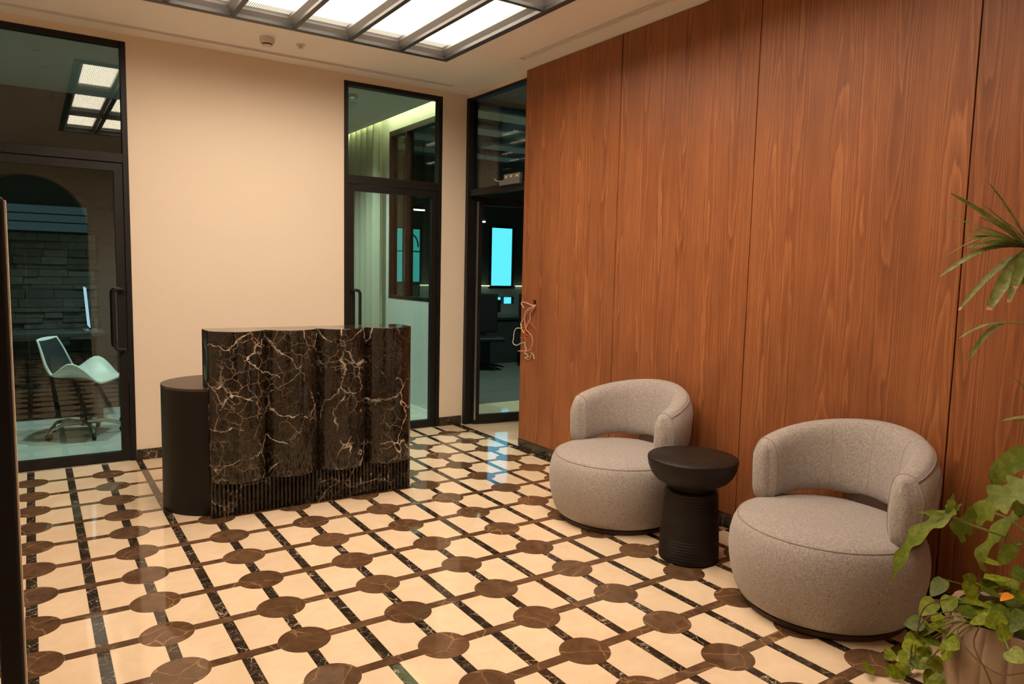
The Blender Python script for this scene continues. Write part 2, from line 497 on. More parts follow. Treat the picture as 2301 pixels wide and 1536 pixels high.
# brown strip from disc to disc across the plain black line
aw = math.asin(hb/rg)
bp = arc(-HA, 0, rg, -aw, aw, 3)[::-1] + arc(HA, 0, rg, PI - aw, PI + aw, 3)[::-1]
bp = bp[::-1]
bp = arc(HA, 0, rg, PI + aw, PI - aw, 3) + arc(-HA, 0, rg, aw, -aw, 3)
me_brs = MB().prism(bp[::1], -TH, 0, False).mesh('brown_strip', 'brown')

count = {}
stuffs = {}
def piece(name, me, x, y, mat):
    if visible((x, y, 0)) and count.get(name, 0) < 300:
        o = bpy.data.objects.new(name, me); COL.objects.link(o); o.parent = floor; o.location = (x, y, 0)
        count[name] = count.get(name, 0) + 1
    else:
        s = stuffs.setdefault(name, (MB(), mat))[0]
        s.add([(v.co.x + x, v.co.y + y, v.co.z) for v in me.vertices], [tuple(p.vertices) for p in me.polygons])
jmin, jmax = -13, 8
cols = [i for i in range(-4, 7)]
for i in cols:
    xc = X0 + A*i
    for j in range(jmin, jmax + 1):
        yc = Y0 + B*j
        if xc < XL + 0.1: continue
        if xc < 3.3:
            piece('brown_disc', me_disc, xc, yc, 'brown')
        if j < jmax:
            piece('black_strip', me_bs_d, xc, yc + B/2, 'black_marble')
            piece('black_strip', me_bs_p, xc + HA, yc + B/2, 'black_marble')
            piece('cream_tile', me_cream[True], xc, yc + B/2, 'cream')
            if xc - HA > XL: piece('cream_tile', me_cream[False], xc, yc + B/2, 'cream')
        if xc + A < 3.3: piece('brown_strip', me_brs, xc + HA, yc, 'brown')
# last row against the back wall (cut), last stub of brown strip to the border, border strip along the panelling
xb = X0 + A*6 + HA
for i in cols:
    xc = X0 + A*i
    if xc < XL + 0.1: continue
    y0, y1 = Y0 + B*jmax, YB - 0.004
    for s in (1, -1):
        pts = [(x * s, y) for x, y in [(HA - x_in, y_in), (HA - x_in, y1 - y0), (x_in, y1 - y0)] + arc(0, 0, rg, math.acos(x_in/rg), math.asin(y_in/rg), 6)]
        if s < 0: pts = pts[::-1]
        if s < 0 and xc - HA < XL: continue
        piece('cream_tile', MB().prism(pts, -TH, 0, False).mesh('cream_tile', 'cream'), xc, y0, 'cream')
    a = math.acos(WB/2/rg)
    pts = arc(0, 0, rg, PI - a, a, 4) + [(WB/2, y1 - y0), (-WB/2, y1 - y0)]
    piece('black_strip', MB().prism(pts, -TH, 0, False).mesh('black_strip', 'black_marble'), xc, y0, 'black_marble')
    piece('black_strip', MB().prism([(-WB/2, hb + G), (WB/2, hb + G), (WB/2, y1 - y0), (-WB/2, y1 - y0)], -TH, 0, False).mesh('black_strip', 'black_marble'), xc + HA, y0, 'black_marble')
for j in range(jmin, jmax + 1):
    xc, yc = X0 + A*6, Y0 + B*j
    pts = [(x, y) for x, y in arc(0, 0, rg, aw, -aw, 3)] + [(HA - WB/2 - G, -hb), (HA - WB/2 - G, hb)]
    piece('brown_strip', MB().prism(pts, -TH, 0, False).mesh('brown_strip', 'brown'), xc, yc, 'brown')
BOX('border_strip', 'black_marble', xb + WB/2 + G, XW + 0.012, YF, YB - 0.004, -TH, 0, floor)
for name, (mb, mat) in stuffs.items():
    o = mb.build(name, mat, floor); o['kind'] = 'stuff'
# cream threshold slab of the right doorway
BOX('threshold_slab', 'cream', XW + 0.014, XR + 0.3, Y_WOOD + 0.002, YB - 0.004, -TH, 0, floor)

# ------------------------------------------------------------------ ceiling (with the opening of the light)
LX0, LX1, LY0, LY1 = 0.36, 2.775, 1.36, 5.165
ce = MB()
zt = ZC + 0.22
SB0, SB1, SBX = 5.83, 5.895, 3.22      # slot along the back wall
SR0, SR1, SRY = 3.205, 3.275, 4.80      # slot along the panelling
ce.box(XL, LX0, YF - 0.3, SB0, ZC, zt)
ce.box(LX0, LX1, YF - 0.3, LY0, ZC, zt)
ce.box(LX0, LX1, LY1, SB0, ZC, zt)
ce.box(LX1, SR0, YF - 0.3, SB0, ZC, zt)
ce.box(SR0, SR1, SRY, SB0, ZC, zt)
ce.box(SR1, XR + 0.14, YF - 0.3, SB0, ZC, zt)
ce.box(XL, SBX, SB1, YB + 0.13, ZC, zt)
ce.box(SBX, XR + 0.14, SB0, YB + 0.13, ZC, zt)
ce.box(LX0 - 0.05, LX1 + 0.05, LY0 - 0.05, LY1 + 0.05, zt, zt + 0.03)
ceiling = struct(ce.build('ceiling', 'ceiling_paint'), 'flat off-white lobby ceiling around the lit grid', 'ceiling')
s1 = empty('slot_diffuser', (1.0, (SB0+SB1)/2, ZC)); tag(s1, 'long recessed air slot in the ceiling along the plain cream wall', 'air vent', 'ceiling air slots')
MB().box(XL - 1.0, SBX - 1.0, -0.032, 0.032, 0.018, 0.03).build('slot_back', 'slot_dark', s1)
MB().box(XL - 1.0, SBX - 1.0, -0.004, 0.004, 0.004, 0.018).build('slot_blade', 'ceiling_paint', s1)
s2 = empty('slot_diffuser', ((SR0+SR1)/2, 2.4, ZC)); tag(s2, 'long recessed air slot in the ceiling along the wood panelling', 'air vent', 'ceiling air slots')
MB().box(-0.034, 0.034, YF - 2.4 + 0.01, SRY - 2.4, 0.018, 0.03).build('slot_back', 'slot_dark', s2)
MB().box(-0.004, 0.004, YF - 2.4, SRY - 2.4, 0.004, 0.018).build('slot_blade', 'ceiling_paint', s2)

# ------------------------------------------------------------------ gridded ceiling light
cl = tag(empty('ceiling_light', ((LX0+LX1)/2, (LY0+LY1)/2, ZC)), 'large gridded ceiling light with grey metal frame and glowing ribbed panels', 'ceiling light')
ox, oy = (LX0+LX1)/2, (LY0+LY1)/2
RW = 0.050; BWX = 0.036; zb = -0.022
hx, hy = (LX1-LX0)/2, (LY1-LY0)/2
for (a0, a1, b0, b1) in ((-hx, hx, hy - RW, hy), (-hx, hx, -hy, -hy + RW), (-hx, -hx + RW, -hy + RW, hy - RW), (hx - RW, hx, -hy + RW, hy - RW)):
    BOX('frame_rail', 'light_frame', a0, a1, b0, b1, zb, 0.10, cl, 0.004)
NXC = 6
xs = [LX0 + (LX1-LX0)*k/NXC - ox for k in range(NXC+1)]
ys = [LY1 - oy, 3.82 - oy, 2.59 - oy, LY0 - oy]
for x in xs[1:-1]:
    BOX('crossbar', 'light_frame', x - BWX/2, x + BWX/2, -hy + RW, hy - RW, zb + 0.004, 0.10, cl, 0.003)
for y in ys[1:-1]:
    for k in range(NXC):
        BOX('crossbar', 'light_frame', xs[k] + (RW if k == 0 else BWX/2), xs[k+1] - (RW if k == NXC-1 else BWX/2), y - BWX/2, y + BWX/2, zb + 0.004, 0.10, cl, 0.003)
bez_cache = {}
for k in range(NXC):
    for j in range(3):
        xa = xs[k] + (RW if k == 0 else BWX/2); xc2 = xs[k+1] - (RW if k == NXC-1 else BWX/2)
        yb2 = ys[j] - (RW if j == 0 else BWX/2); ya = ys[j+1] + (RW if j == 2 else BWX/2)
        w, d = xc2 - xa, yb2 - ya
        dm = MB().box(-w/2, w/2, -d/2, d/2, 0.062, 0.070).build('diffuser', 'diffuser', cl, loc=((xa+xc2)/2, (ya+yb2)/2, 0))
        m = MB(); bw = 0.030
        # sloped inner lip of the cell
        i_ = [(-w/2, -d/2), (w/2, -d/2), (w/2, d/2), (-w/2, d/2)]
        n_ = [(-w/2 + bw, -d/2 + bw), (w/2 - bw, -d/2 + bw), (w/2 - bw, d/2 - bw), (-w/2 + bw, d/2 - bw)]
        vs = [(x, y, 0.004) for x, y in i_] + [(x, y, 0.030) for x, y in n_] + [(x, y, 0.055) for x, y in n_] + [(x, y, 0.058) for x, y in i_]
        fs = []
        for q in range(4):
            r2 = (q+1) % 4
            fs += [(q, 4+q, 4+r2, r2), (4+q, 8+q, 8+r2, 4+r2), (8+q, 12+q, 12+r2, 8+r2)]
        m.add(vs, fs).build('bezel', 'light_bezel', dm)

# ------------------------------------------------------------------ walls of the lobby
WT = 0.125
DLX0, DLX1 = -0.44, 0.630       # left glazed door unit
DMX0, DMX1 = 2.278, 3.225       # middle glazed door unit
ZH = 3.085                      # top of the glazed units
wb = MB()
wb.box(XL, DLX0, YB, YB + WT, 0, ZC)
wb.box(DLX1, DMX0, YB, YB + WT, 0, ZC)
wb.box(DMX1, XR, YB, YB + WT, 0, ZC)
wb.box(DLX0, DLX1, YB, YB + WT, ZH, ZC)
wb.box(DMX0, DMX1, YB, YB + WT, ZH, ZC)
struct(wb.build('wall_back', 'plaster'), 'plain cream plaster wall between the glazed doors', 'wall')
struct(BOX('wall_left', 'plaster', XL - 0.12, XL, YF - 0.3, YB + WT, 0, ZC), 'plain cream wall on the side outside the picture', 'wall')

# arch wall behind the camera, seen in the door glass
wf = MB()
AR, AZ, AXC = 0.778, 2.012, 0.0
NA = 24
ring_o = []
for k in range(NA + 1):
    a = PI * k / NA
    ring_o.append((AXC + AR*math.cos(a), AZ + AR*math.sin(a)))
def wall_slice(x0, x1, z0a, z0b, z1):
    y0, y1 = YF - 0.28, YF
    vs = [(x0, y0, z0a), (x1, y0, z0b), (x1, y1, z0b), (x0, y1, z0a), (x0, y0, z1), (x1, y0, z1), (x1, y1, z1), (x0, y1, z1)]
    wf.add(vs, [(0,3,2,1),(4,5,6,7),(0,1,5,4),(1,2,6,5),(2,3,7,6),(3,0,4,7)])
wall_slice(XL, AXC - AR, 0, 0, ZC)
wall_slice(AXC + AR, XR + 0.14, 0, 0, ZC)
for k in range(NA):
    (xa, za), (xb2, zb2) = ring_o[k+1], ring_o[k]
    wall_slice(xa, xb2, za, zb2, ZC)
struct(wf.build('wall_front', 'plaster'), 'cream entrance wall with a round arched opening, mirrored in the door glass', 'wall')
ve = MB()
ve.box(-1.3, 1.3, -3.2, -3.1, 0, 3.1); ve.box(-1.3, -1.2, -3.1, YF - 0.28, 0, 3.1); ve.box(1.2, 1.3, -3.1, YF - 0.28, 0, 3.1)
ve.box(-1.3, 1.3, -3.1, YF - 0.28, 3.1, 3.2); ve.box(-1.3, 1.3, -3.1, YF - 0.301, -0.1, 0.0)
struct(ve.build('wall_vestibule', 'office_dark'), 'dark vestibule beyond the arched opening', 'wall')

# right wall: substrate + veneer panels
wr = MB()
wr.box(XW + 0.022, XR + 0.14, YF - 0.02, Y_WOOD - 0.004, 0, ZC)
wall_right = struct(wr.build('wall_right', 'hole_dark'), 'tall walnut veneer panelling along the right side of the lobby', 'wall')
ye = Y_WOOD; PW = 1.145
k = 0
while ye > YF:
    y1 = ye; y0 = max(ye - PW, YF + 0.001)
    if k == 0:   # panel with the socket cut-out the cables come from
        hy0, hy1, hz0, hz1 = 4.812, 4.858, 1.195, 1.268
        m = MB()
        m.box(XW, XW + 0.02, y0 + 0.003, hy0, 0.078, ZC - 0.004); m.box(XW, XW + 0.02, hy1, y1, 0.078, ZC - 0.004)
        m.box(XW, XW + 0.02, hy0, hy1, 0.078, hz0); m.box(XW, XW + 0.02, hy0, hy1, hz1, ZC - 0.004)
        m.build('wood_panel', 'wood', wall_right)
    else:
        MB().box(XW, XW + 0.02, y0 + 0.003, y1 - 0.003, 0.078, ZC - 0.004).build('wood_panel', 'wood', wall_right, bevel=0.0008, seg=1)
    ye -= PW; k += 1
MB().box(XW + 0.001, XR + 0.14, Y_WOOD, Y_WOOD + 0.012, 0.0, ZC - 0.002).build('end_panel', 'wood', wall_right)

MB().box(XR - 0.012, XR + 0.14, Y_WOOD + 0.013, YB - 0.001, 3.105, ZC - 0.001).build('door_header', 'plaster', wall_right)

# baseboards
struct(BOX('baseboard_right', 'base_marble', XW - 0.008, XW + 0.02, YF, Y_WOOD + 0.006, 0, 0.076, bevel=0.002), 'low dark marble skirting below the walnut panelling', 'baseboard')
struct(BOX('baseboard_back', 'base_marble', DLX1 + 0.002, DMX0 - 0.002, YB - 0.012, YB, 0, 0.082, bevel=0.002), 'low dark marble skirting behind the reception desk', 'baseboard')
struct(BOX('baseboard_corner', 'base_marble', DMX1 + 0.002, XR - 0.03, YB - 0.012, YB, 0, 0.086, bevel=0.002), 'short dark marble skirting piece in the corner between the two right doors', 'baseboard')

# ------------------------------------------------------------------ glazed doors
def pull_handle(parent, x, y, z0, z1, toward, out=-1):
    """D-shaped tube pull standing off the leaf; toward = +1/-1 direction of the grip along x"""
    r = 0.0135; off = 0.052*out
    g = x + toward*0.062
    ctrl = [(x, y, z1), (x, y + off, z1)]
    pts = [(x, y, z1)]
    c = 0.035
    pts += [(x, y + off*0.9, z1), (x + toward*0.004, y + off, z1), (g - toward*c, y + off, z1)]
    for q in range(1, 6):
        a = PI/2 * q/6
        pts.append((g - toward*c + toward*c*math.sin(a), y + off, z1 - c + c*math.cos(a)))
    pts.append((g, y + off, z1 - c)); pts.append((g, y + off, (z0+z1)/2)); pts.append((g, y + off, z0 + c))
    for q in range(1, 6):
        a = PI/2 * q/6
        pts.append((g - toward*c + toward*c*math.cos(a), y + off, z0 + c - c*math.sin(a)))
    pts += [(g - toward*c, y + off, z0), (x + toward*0.004, y + off, z0), (x, y + off*0.9, z0), (x, y, z0)]
    return MB().tube(pts, r, 10).build('pull_handle', 'frame_metal', parent, smooth=True, angle=60)

def glazed_unit(name, label, x0, x1, jl, jr, st, tz0, tz1, handle_side, hx, glass='green_glass'):
    """frame + transom + one glazed leaf, in the plane of the back wall"""
    d = struct(empty(name, ((x0+x1)/2, YB + 0.03, 0)), label, 'door')
    o = d.location
    def bx(nm, mat, a0, a1, b0, b1, c0, c1, par=d, bev=0.0015):
        return BOX(nm, mat, a0 - o.x, a1 - o.x, b0 - o.y, b1 - o.y, c0, c1, par, bev)
    fy0, fy1 = YB - 0.006, YB + 0.075
    bx('jamb', 'frame_metal', x0, x0 + jl, fy0, fy1, 0, ZH)
    bx('jamb', 'frame_metal', x1 - jr, x1, fy0, fy1, 0, ZH)
    bx('head_rail', 'frame_metal', x0 + jl, x1 - jr, fy0, fy1, ZH - 0.035, ZH)
    bx('transom_rail', 'frame_metal', x0 + jl, x1 - jr, fy0, fy1, tz0, tz1)
    bx('transom_pane', glass, x0 + jl, x1 - jr, YB + 0.030, YB + 0.038, tz1, ZH - 0.035, bev=0)
    # leaf
    lx0, lx1 = x0 + jl + 0.004, x1 - jr - 0.004
    lf = MB()
    y0, y1 = YB + 0.006 - o.y, YB + 0.056 - o.y
    lf.box(lx0 - o.x, lx0 + st - o.x, y0, y1, 0.008, tz0 - 0.006)
    lf.box(lx1 - st - o.x, lx1 - o.x, y0, y1, 0.008, tz0 - 0.006)
    lf.box(lx0 + st - o.x, lx1 - st - o.x, y0, y1, tz0 - 0.006 - st, tz0 - 0.006)
    lf.box(lx0 + st - o.x, lx1 - st - o.x, y0, y1, 0.008, 0.008 + st + 0.012)
    leaf = lf.build('door_leaf', 'frame_metal', d)
    MB().box(lx0 + st - o.x, lx1 - st - o.x, YB + 0.030 - o.y, YB + 0.038 - o.y, 0.02 + st, tz0 - 0.006 - st).build('glass_pane', glass, leaf)
    pull_handle(leaf, hx - o.x, YB + 0.006 - o.y, 0.858, 1.305, handle_side, -1)
    pull_handle(leaf, hx - o.x, YB + 0.056 - o.y, 0.858, 1.305, handle_side, 1)
    bx('threshold', 'grey_metal', x0 + jl, x1 - jr, YB - 0.012, YB + 0.06, 0, 0.006)
    return d
glazed_unit('door_1', 'dark framed glass door with transom, white chair visible behind it', DLX0, DLX1, 0.037, 0.037, 0.056, 2.225, 2.290, -1, 0.565)
glazed_unit('door_2', 'dark framed glass door with transom, pale curtain behind it', DMX0, DMX1, 0.037, 0.037, 0.052, 2.225, 2.300, 1, 2.345)

# right doorway: frame in the plane XR, leaf swung open into the dark office
d3 = struct(empty('door_3', (XR, 5.55, 0)), 'dark glass door standing open at the end of the wood panelling', 'door')
def bx3(nm, mat, a0, a1, b0, b1, c0, c1, bev=0.0015): return BOX(nm, mat, a0 - XR, a1 - XR, b0 - 5.55, b1 - 5.55, c0, c1, d3, bev)
bx3('jamb', 'frame_metal', XR - 0.018, XR + 0.075, YB - 0.052, YB - 0.001, 0, 3.104)
bx3('jamb', 'frame_metal', XR + 0.0, XR + 0.075, Y_WOOD + 0.014, Y_WOOD + 0.05, 0, 3.104)
bx3('head_rail', 'frame_metal', XR + 0.0, XR + 0.075, Y_WOOD + 0.014, YB - 0.052, 3.078, 3.104)
bx3('transom_rail', 'frame_metal', XR + 0.0, XR + 0.075, Y_WOOD + 0.05, YB - 0.052, 2.20, 2.262)
bx3('transom_pane', 'green_glass', XR + 0.034, XR + 0.042, Y_WOOD + 0.05, YB - 0.052, 2.262, 3.078, 0)
leaf = empty('door_leaf', (0.055, YB - 0.075 - 5.55, 0), math.radians(-9)); leaf.parent = d3
LWd = 0.90; st = 0.062
m = MB()
m.box(0, st, -0.022, 0.022, 0.008, 2.195); m.box(LWd - st, LWd, -0.022, 0.022, 0.008, 2.195)
m.box(st, LWd - st, -0.022, 0.022, 2.195 - 0.075, 2.195); m.box(st, LWd - st, -0.022, 0.022, 0.008, 0.095)
m.build('leaf_frame', 'frame_metal', leaf)
MB().box(st, LWd - st, -0.004, 0.004, 0.095, 2.12).build('glass_pane', 'green_glass', leaf)
MB().box(0.005, 0.02, -0.034, -0.022, 0.05, 2.15).build('hinge_strip', 'grey_metal', leaf)
# maglock plate on the transom rail
lk = tag(empty('magnetic_lock', (XR - 0.004, 5.28, 2.29)), 'bare metal magnetic lock bracket on the dark transom rail', 'door lock')
MB().box(-0.028, 0.0, -0.155, 0.10, 0.0, 0.045).build('lock_body', 'grey_metal', lk, bevel=0.002)
MB().box(-0.034, 0.0, -0.150, 0.165, -0.045, 0.0).build('bracket', 'grey_metal', lk, bevel=0.002)
for yy in (-0.11, -0.02, 0.06):
    MB().box(-0.031, -0.028, yy - 0.010, yy + 0.010, 0.014, 0.030).build('screw_plate', 'pale_strip', lk)
MB().tube(smooth_curve([(-0.01, 0.165, -0.02), (-0.012, 0.20, 0.0), (-0.006, 0.26, 0.012), (-0.002, 0.29, 0.03)]), 0.004, 6).build('cable', 'wire_white', lk)

# ------------------------------------------------------------------ ceiling devices
sd = tag(empty('smoke_detector', (1.487, 5.50, ZC)), 'round white smoke detector on the ceiling', 'smoke detector')
MB().lathe([(0.052, 0.0), (0.052, -0.030), (0.046, -0.042), (0.036, -0.044)][::-1], 28).build('body', 'white_plastic', sd, smooth=True)
MB().lathe([(0.036, -0.044), (0.034, -0.052)][::-1], 24).build('vent_ring', 'dark_plastic', sd, smooth=True)
MB().lathe([(0.036, -0.052), (0.033, -0.060), (0.02, -0.063)][::-1], 24).build('cap', 'white_plastic', sd, smooth=True)
sp = tag(empty('sprinkler_head', (1.731, 5.508, ZC)), 'small white sprinkler head on the ceiling beside the smoke detector', 'sprinkler')
MB().lathe([(0.034, 0.0), (0.030, -0.008), (0.012, -0.010)][::-1], 24).build('rosette', 'white_plastic', sp, smooth=True)
MB().lathe([(0.009, -0.010), (0.007, -0.028)][::-1], 12).build('stem', 'white_plastic', sp, smooth=True)
MB().lathe([(0.020, -0.028), (0.020, -0.031)][::-1], 16).build('deflector', 'white_plastic', sp)
for s in (-1, 1):
    MB().tube([(s*0.012, 0, -0.010), (s*0.016, 0, -0.02), (s*0.008, 0, -0.029)], 0.002, 6).build('arm', 'white_plastic', sp)
for i, (x, y) in enumerate(((0.10, 5.25), (0.15, 4.71), (0.10, 4.13))):
    dl = tag(empty('recessed_fitting', (x, y, ZC)), ['recessed ceiling fitting nearest the glass door', 'recessed ceiling fitting in the middle of its row of three', 'recessed ceiling fitting furthest from the glass door'][i], 'downlight', 'recessed fittings beside the light')
    MB().lathe([(0.045, 0.0), (0.043, -0.004), (0.034, -0.004)][::-1], 24).build('trim_ring', 'white_plastic', dl)
    MB().lathe([(0.033, -0.002), (0.033, -0.0045)][::-1], 20).build('lens', 'dark_plastic', dl)

# ------------------------------------------------------------------ reception desk
DX0, DX1 = 0.848, 2.140
desk = tag(empty('reception_desk', ((DX0+DX1)/2, 4.55, 0)), 'black veined marble reception desk with four rounded columns and low black drum table', 'reception desk')
odx, ody = desk.location.x, desk.location.y
NCOL = 4; P = (DX1 - DX0)/NCOL
apex, seam_y, back = 4.345 - ody, 4.440 - ody, 4.640 - ody
sag = seam_y - apex
Rc = ((P/2)**2 + sag**2)/(2*sag)
for k in range(NCOL):
    xc = DX0 + P*(k + 0.5) - odx
    a = math.asin((P/2 - 0.0006)/Rc)
    pts = [(xc + Rc*math.sin(t), apex + Rc - Rc*math.cos(t)) for t in [-a + 2*a*q/20 for q in range(21)]]
    pts += [(xc + P/2 - 0.0006, back), (xc - P/2 + 0.0006, back)]
    MB().prism(pts, 0.212, 1.115).build('column', 'desk_marble', desk, smooth=True, angle=35, bevel=0.0025)
# fluted plinth
m = MB(); fl = []
NF = 52; x0p, x1p = DX0 + 0.006 - odx, DX1 - 0.010 - odx
for q in range(NF):
    for s in range(4):
        t = (q + s/4)/NF
        fl.append((x0p + (x1p - x0p)*t, 4.414 - ody + 0.014*(1 - math.sin(PI*s/4))))
fl.append((x1p, 4.42 - ody)); 
side = []
for q in range(9):
    for s in range(4):
        t = (q + s/4)/9
        side.append((x1p + 0.006*abs(math.sin(PI*s/4)), 4.42 - ody + (4.63 - 4.42)*t))
lefts = [(2*((x0p + x1p)/2) - x, y) for x, y in side][::-1]
m.prism(fl + side + [(x1p, back), (x0p, back)] + lefts, 0.0, 0.213)
m.build('fluted_plinth', 'plinth_marble', desk)
# low drum-ended table
dcx, dcy, dr = 0.952 - odx, 4.782 - ody, 0.315
pts = arc(dcx, dcy, dr, PI/2, 3*PI/2, 32) + arc(dcx + 0.75, dcy, dr, -PI/2, PI/2, 32)
tb = MB().prism(pts, 0.0, 0.752).build('drum_table', 'drum_black', desk, smooth=True, angle=35)
MB().prism(arc(dcx, dcy, dr + 0.001, PI/2, 3*PI/2, 32) + arc(dcx + 0.75, dcy, dr + 0.001, -PI/2, PI/2, 32), 0.752, 0.768).build('table_top', 'drum_top', tb, bevel=0.002)

# ------------------------------------------------------------------ lounge chairs
def make_chair():
    c = empty('lounge_chair')
    R = 0.425
    MB().lathe([(0.345, 0.0), (0.35, 0.004), (0.35, 0.022), (0.345, 0.026)], 64).build('plinth', 'plinth_brown', c, smooth=True, angle=50)
    prof = [(0.30, 0.026), (0.348, 0.029), (0.374, 0.046), (0.394, 0.084), (0.410, 0.140), (0.421, 0.20), (0.425, 0.255), (0.421, 0.31), (0.411, 0.355), (0.398, 0.384), (0.390, 0.393)]
    MB().lathe(prof, 72).build('seat_base', 'fabric', c, smooth=True, angle=70)
    cush = [(0.388, 0.3935), (0.380, 0.402), (0.365, 0.410), (0.33, 0.420), (0.26, 0.430), (0.17, 0.436), (0.08, 0.438), (0.01, 0.4385)]
    s = MB().lathe(cush, 72).build('seat_cushion', 'fabric', c, smooth=True, angle=70)
    MB().tube([(0.3895*math.cos(2*PI*k/72), 0.3895*math.sin(2*PI*k/72), 0.3937) for k in range(72)], 0.0035, 6, True).build('piping', 'seam', s, smooth=True)
    # C-shaped back; local front is -x, so the back wraps around +x
    NS = 44; SPAN = math.radians(95)
    rings = []
    NSEC = 28
    def section(t):
        # t in -1..1 along the arc: centre radius, bottom, top, thickness
        e = abs(t)
        top = 0.824 - 0.128*e**1.8
        bot = 0.452 - 0.055*max(0, (e - 0.45)/0.55)**1.2
        th = 0.135 + 0.02*e
        lean = 0.035*(1 - e)
        return top, bot, th, lean
    endpts = []
    for i in range(NS + 1):
        t = -1 + 2*i/NS
        ang = t*SPAN
        top, bot, th, lean = section(t)
        capk = 1.0
        edge = (1 - abs(t))*SPAN*0.362      # metres from the end
        rr = 0.055
        if edge < rr: capk = math.sqrt(max(0.0, 1 - (1 - edge/rr)**2))
        capk = 0.60 + 0.40*capk
        ring = []
        for q in range(NSEC):
            a = 2*PI*q/NSEC
            ca, sa = math.cos(a), math.sin(a)
            ex = 0.62
            u = math.copysign(abs(ca)**ex, ca); w = math.copysign(abs(sa)**ex, sa)
            zc, zh = (top + bot)/2, (top - bot)/2*(0.90 + 0.10*capk)
            z = zc + w*zh
            zz = (z - bot)/(top - bot)
            rad = 0.362 + u*th/2*capk + lean*(zz - 0.25) - 0.008*(1 - zz)
            if u > 0: rad -= 0.03*max(0, zz - 0.72)/0.28*u     # outer top rounds inwards
            ring.append((rad*math.cos(ang), rad*math.sin(ang), z))
        rings.append(ring)
    m = MB(); vs = [p for r in rings for p in r]; fs = []
    for i in range(NS):
        for q in range(NSEC):
            q2 = (q+1) % NSEC
            fs.append((i*NSEC+q, (i+1)*NSEC+q, (i+1)*NSEC+q2, i*NSEC+q2))
    # rounded ends
    for idx, sgn in ((0, -1), (NS, 1)):
        base = rings[idx]
        cx = sum(p[0] for p in base)/NSEC; cy = sum(p[1] for p in base)/NSEC; cz = sum(p[2] for p in base)/NSEC
        ang = sgn*SPAN
        tx, ty = -math.sin(ang)*sgn, math.cos(ang)*sgn
        prev = idx*NSEC
        for lv, (sc, push) in enumerate(((0.85, 0.016), (0.5, 0.028))):
            o = len(vs)
            for p in base:
                vs.append((cx + (p[0]-cx)*sc + tx*push, cy + (p[1]-cy)*sc + ty*push, cz + (p[2]-cz)*(0.5 + 0.5*sc if lv == 0 else 0.6)))
            for q in range(NSEC):
                q2 = (q+1) % NSEC
                f = (prev+q, prev+q2, o+q2, o+q)
                fs.append(f if sgn > 0 else f[::-1])
            prev = o
        f = tuple(range(prev, prev + NSEC))
        fs.append(f[::-1] if sgn < 0 else f)
    m.add(vs, fs)
    bk = m.build('backrest', 'fabric', c, smooth=True, angle=75)
    # piping along the outer top edge and around the arm fronts
    q_out = 3
    MB().tube([Vector(r[4]) * 1.0 + Vector((r[4][0], r[4][1], 0)).normalized()*0.001 for r in rings[1:-1]], 0.003, 6).build('piping', 'seam', bk, smooth=True)
    for idx in (1, NS-1):
        MB().tube([Vector(p) for p in rings[idx]], 0.003, 6, True).build('piping', 'seam', bk, smooth=True)
    for tt in (0.30, 0.70, 0.5):
        r = rings[int(NS*tt)]
        MB().tube([Vector(r[q % NSEC]) for q in range(NSEC//4 + 2, NSEC//4*3 - 1)], 0.0013, 5).build('stitch_line', 'seam', bk, smooth=True)
    # hidden spine carrying the back
    BOX('spine', 'plinth_brown', 0.30, 0.385, -0.10, 0.10, 0.33, 0.47, c)
    return c
def copy_tree(o, parent=None):
    c = o.copy(); COL.objects.link(c)
    if parent is not None: c.parent = parent
    for ch in o.children: copy_tree(ch, c)
    return c
chair_a = make_chair()
chair_b = copy_tree(chair_a)
chair_a.location = (2.998, 1.858, 0); chair_a.rotation_euler = (0, 0, math.radians(-3))
chair_b.location = (2.993, 3.265, 0); chair_b.rotation_euler = (0, 0, math.radians(4))
tag(chair_a, 'grey boucle tub chair beside the leafy planter', 'armchair', 'grey tub chairs')
tag(chair_b, 'grey boucle tub chair farther from the plants, nearer the cables', 'armchair', 'grey tub chairs')

# ------------------------------------------------------------------ side table
st_ = tag(empty('side_table', (2.885, 2.570, 0)), 'round black wooden side table with bowl-shaped top between the grey chairs', 'side table')
MB().lathe([(0.122, 0.402), (0.152, 0.410), (0.187, 0.430), (0.213, 0.461), (0.229, 0.498), (0.235, 0.530), (0.2345, 0.543), (0.229, 0.5495), (0.10, 0.5495), (0.005, 0.5495)], 64).build('table_top', 'table_wood', st_, smooth=True, angle=50)
MB().lathe([(0.112, 0.372), (0.110, 0.390), (0.118, 0.404)], 48).build('neck', 'table_wood', st_, smooth=True)
prof = [(0.148, 0.0)]
NR = 24
for k in range(NR):
    z0 = 0.004 + 0.368*k/NR; dz = 0.368/NR
    rr = 0.157 - 0.020*(k/NR)**1.5
    prof += [(rr - 0.0022, z0), (rr, z0 + dz*0.3), (rr, z0 + dz*0.7), (rr - 0.0022, z0 + dz*0.98)]
prof += [(0.125, 0.378), (0.10, 0.382)]
MB().lathe(prof, 48).build('ribbed_pedestal', 'table_wood', st_, smooth=True, angle=40)

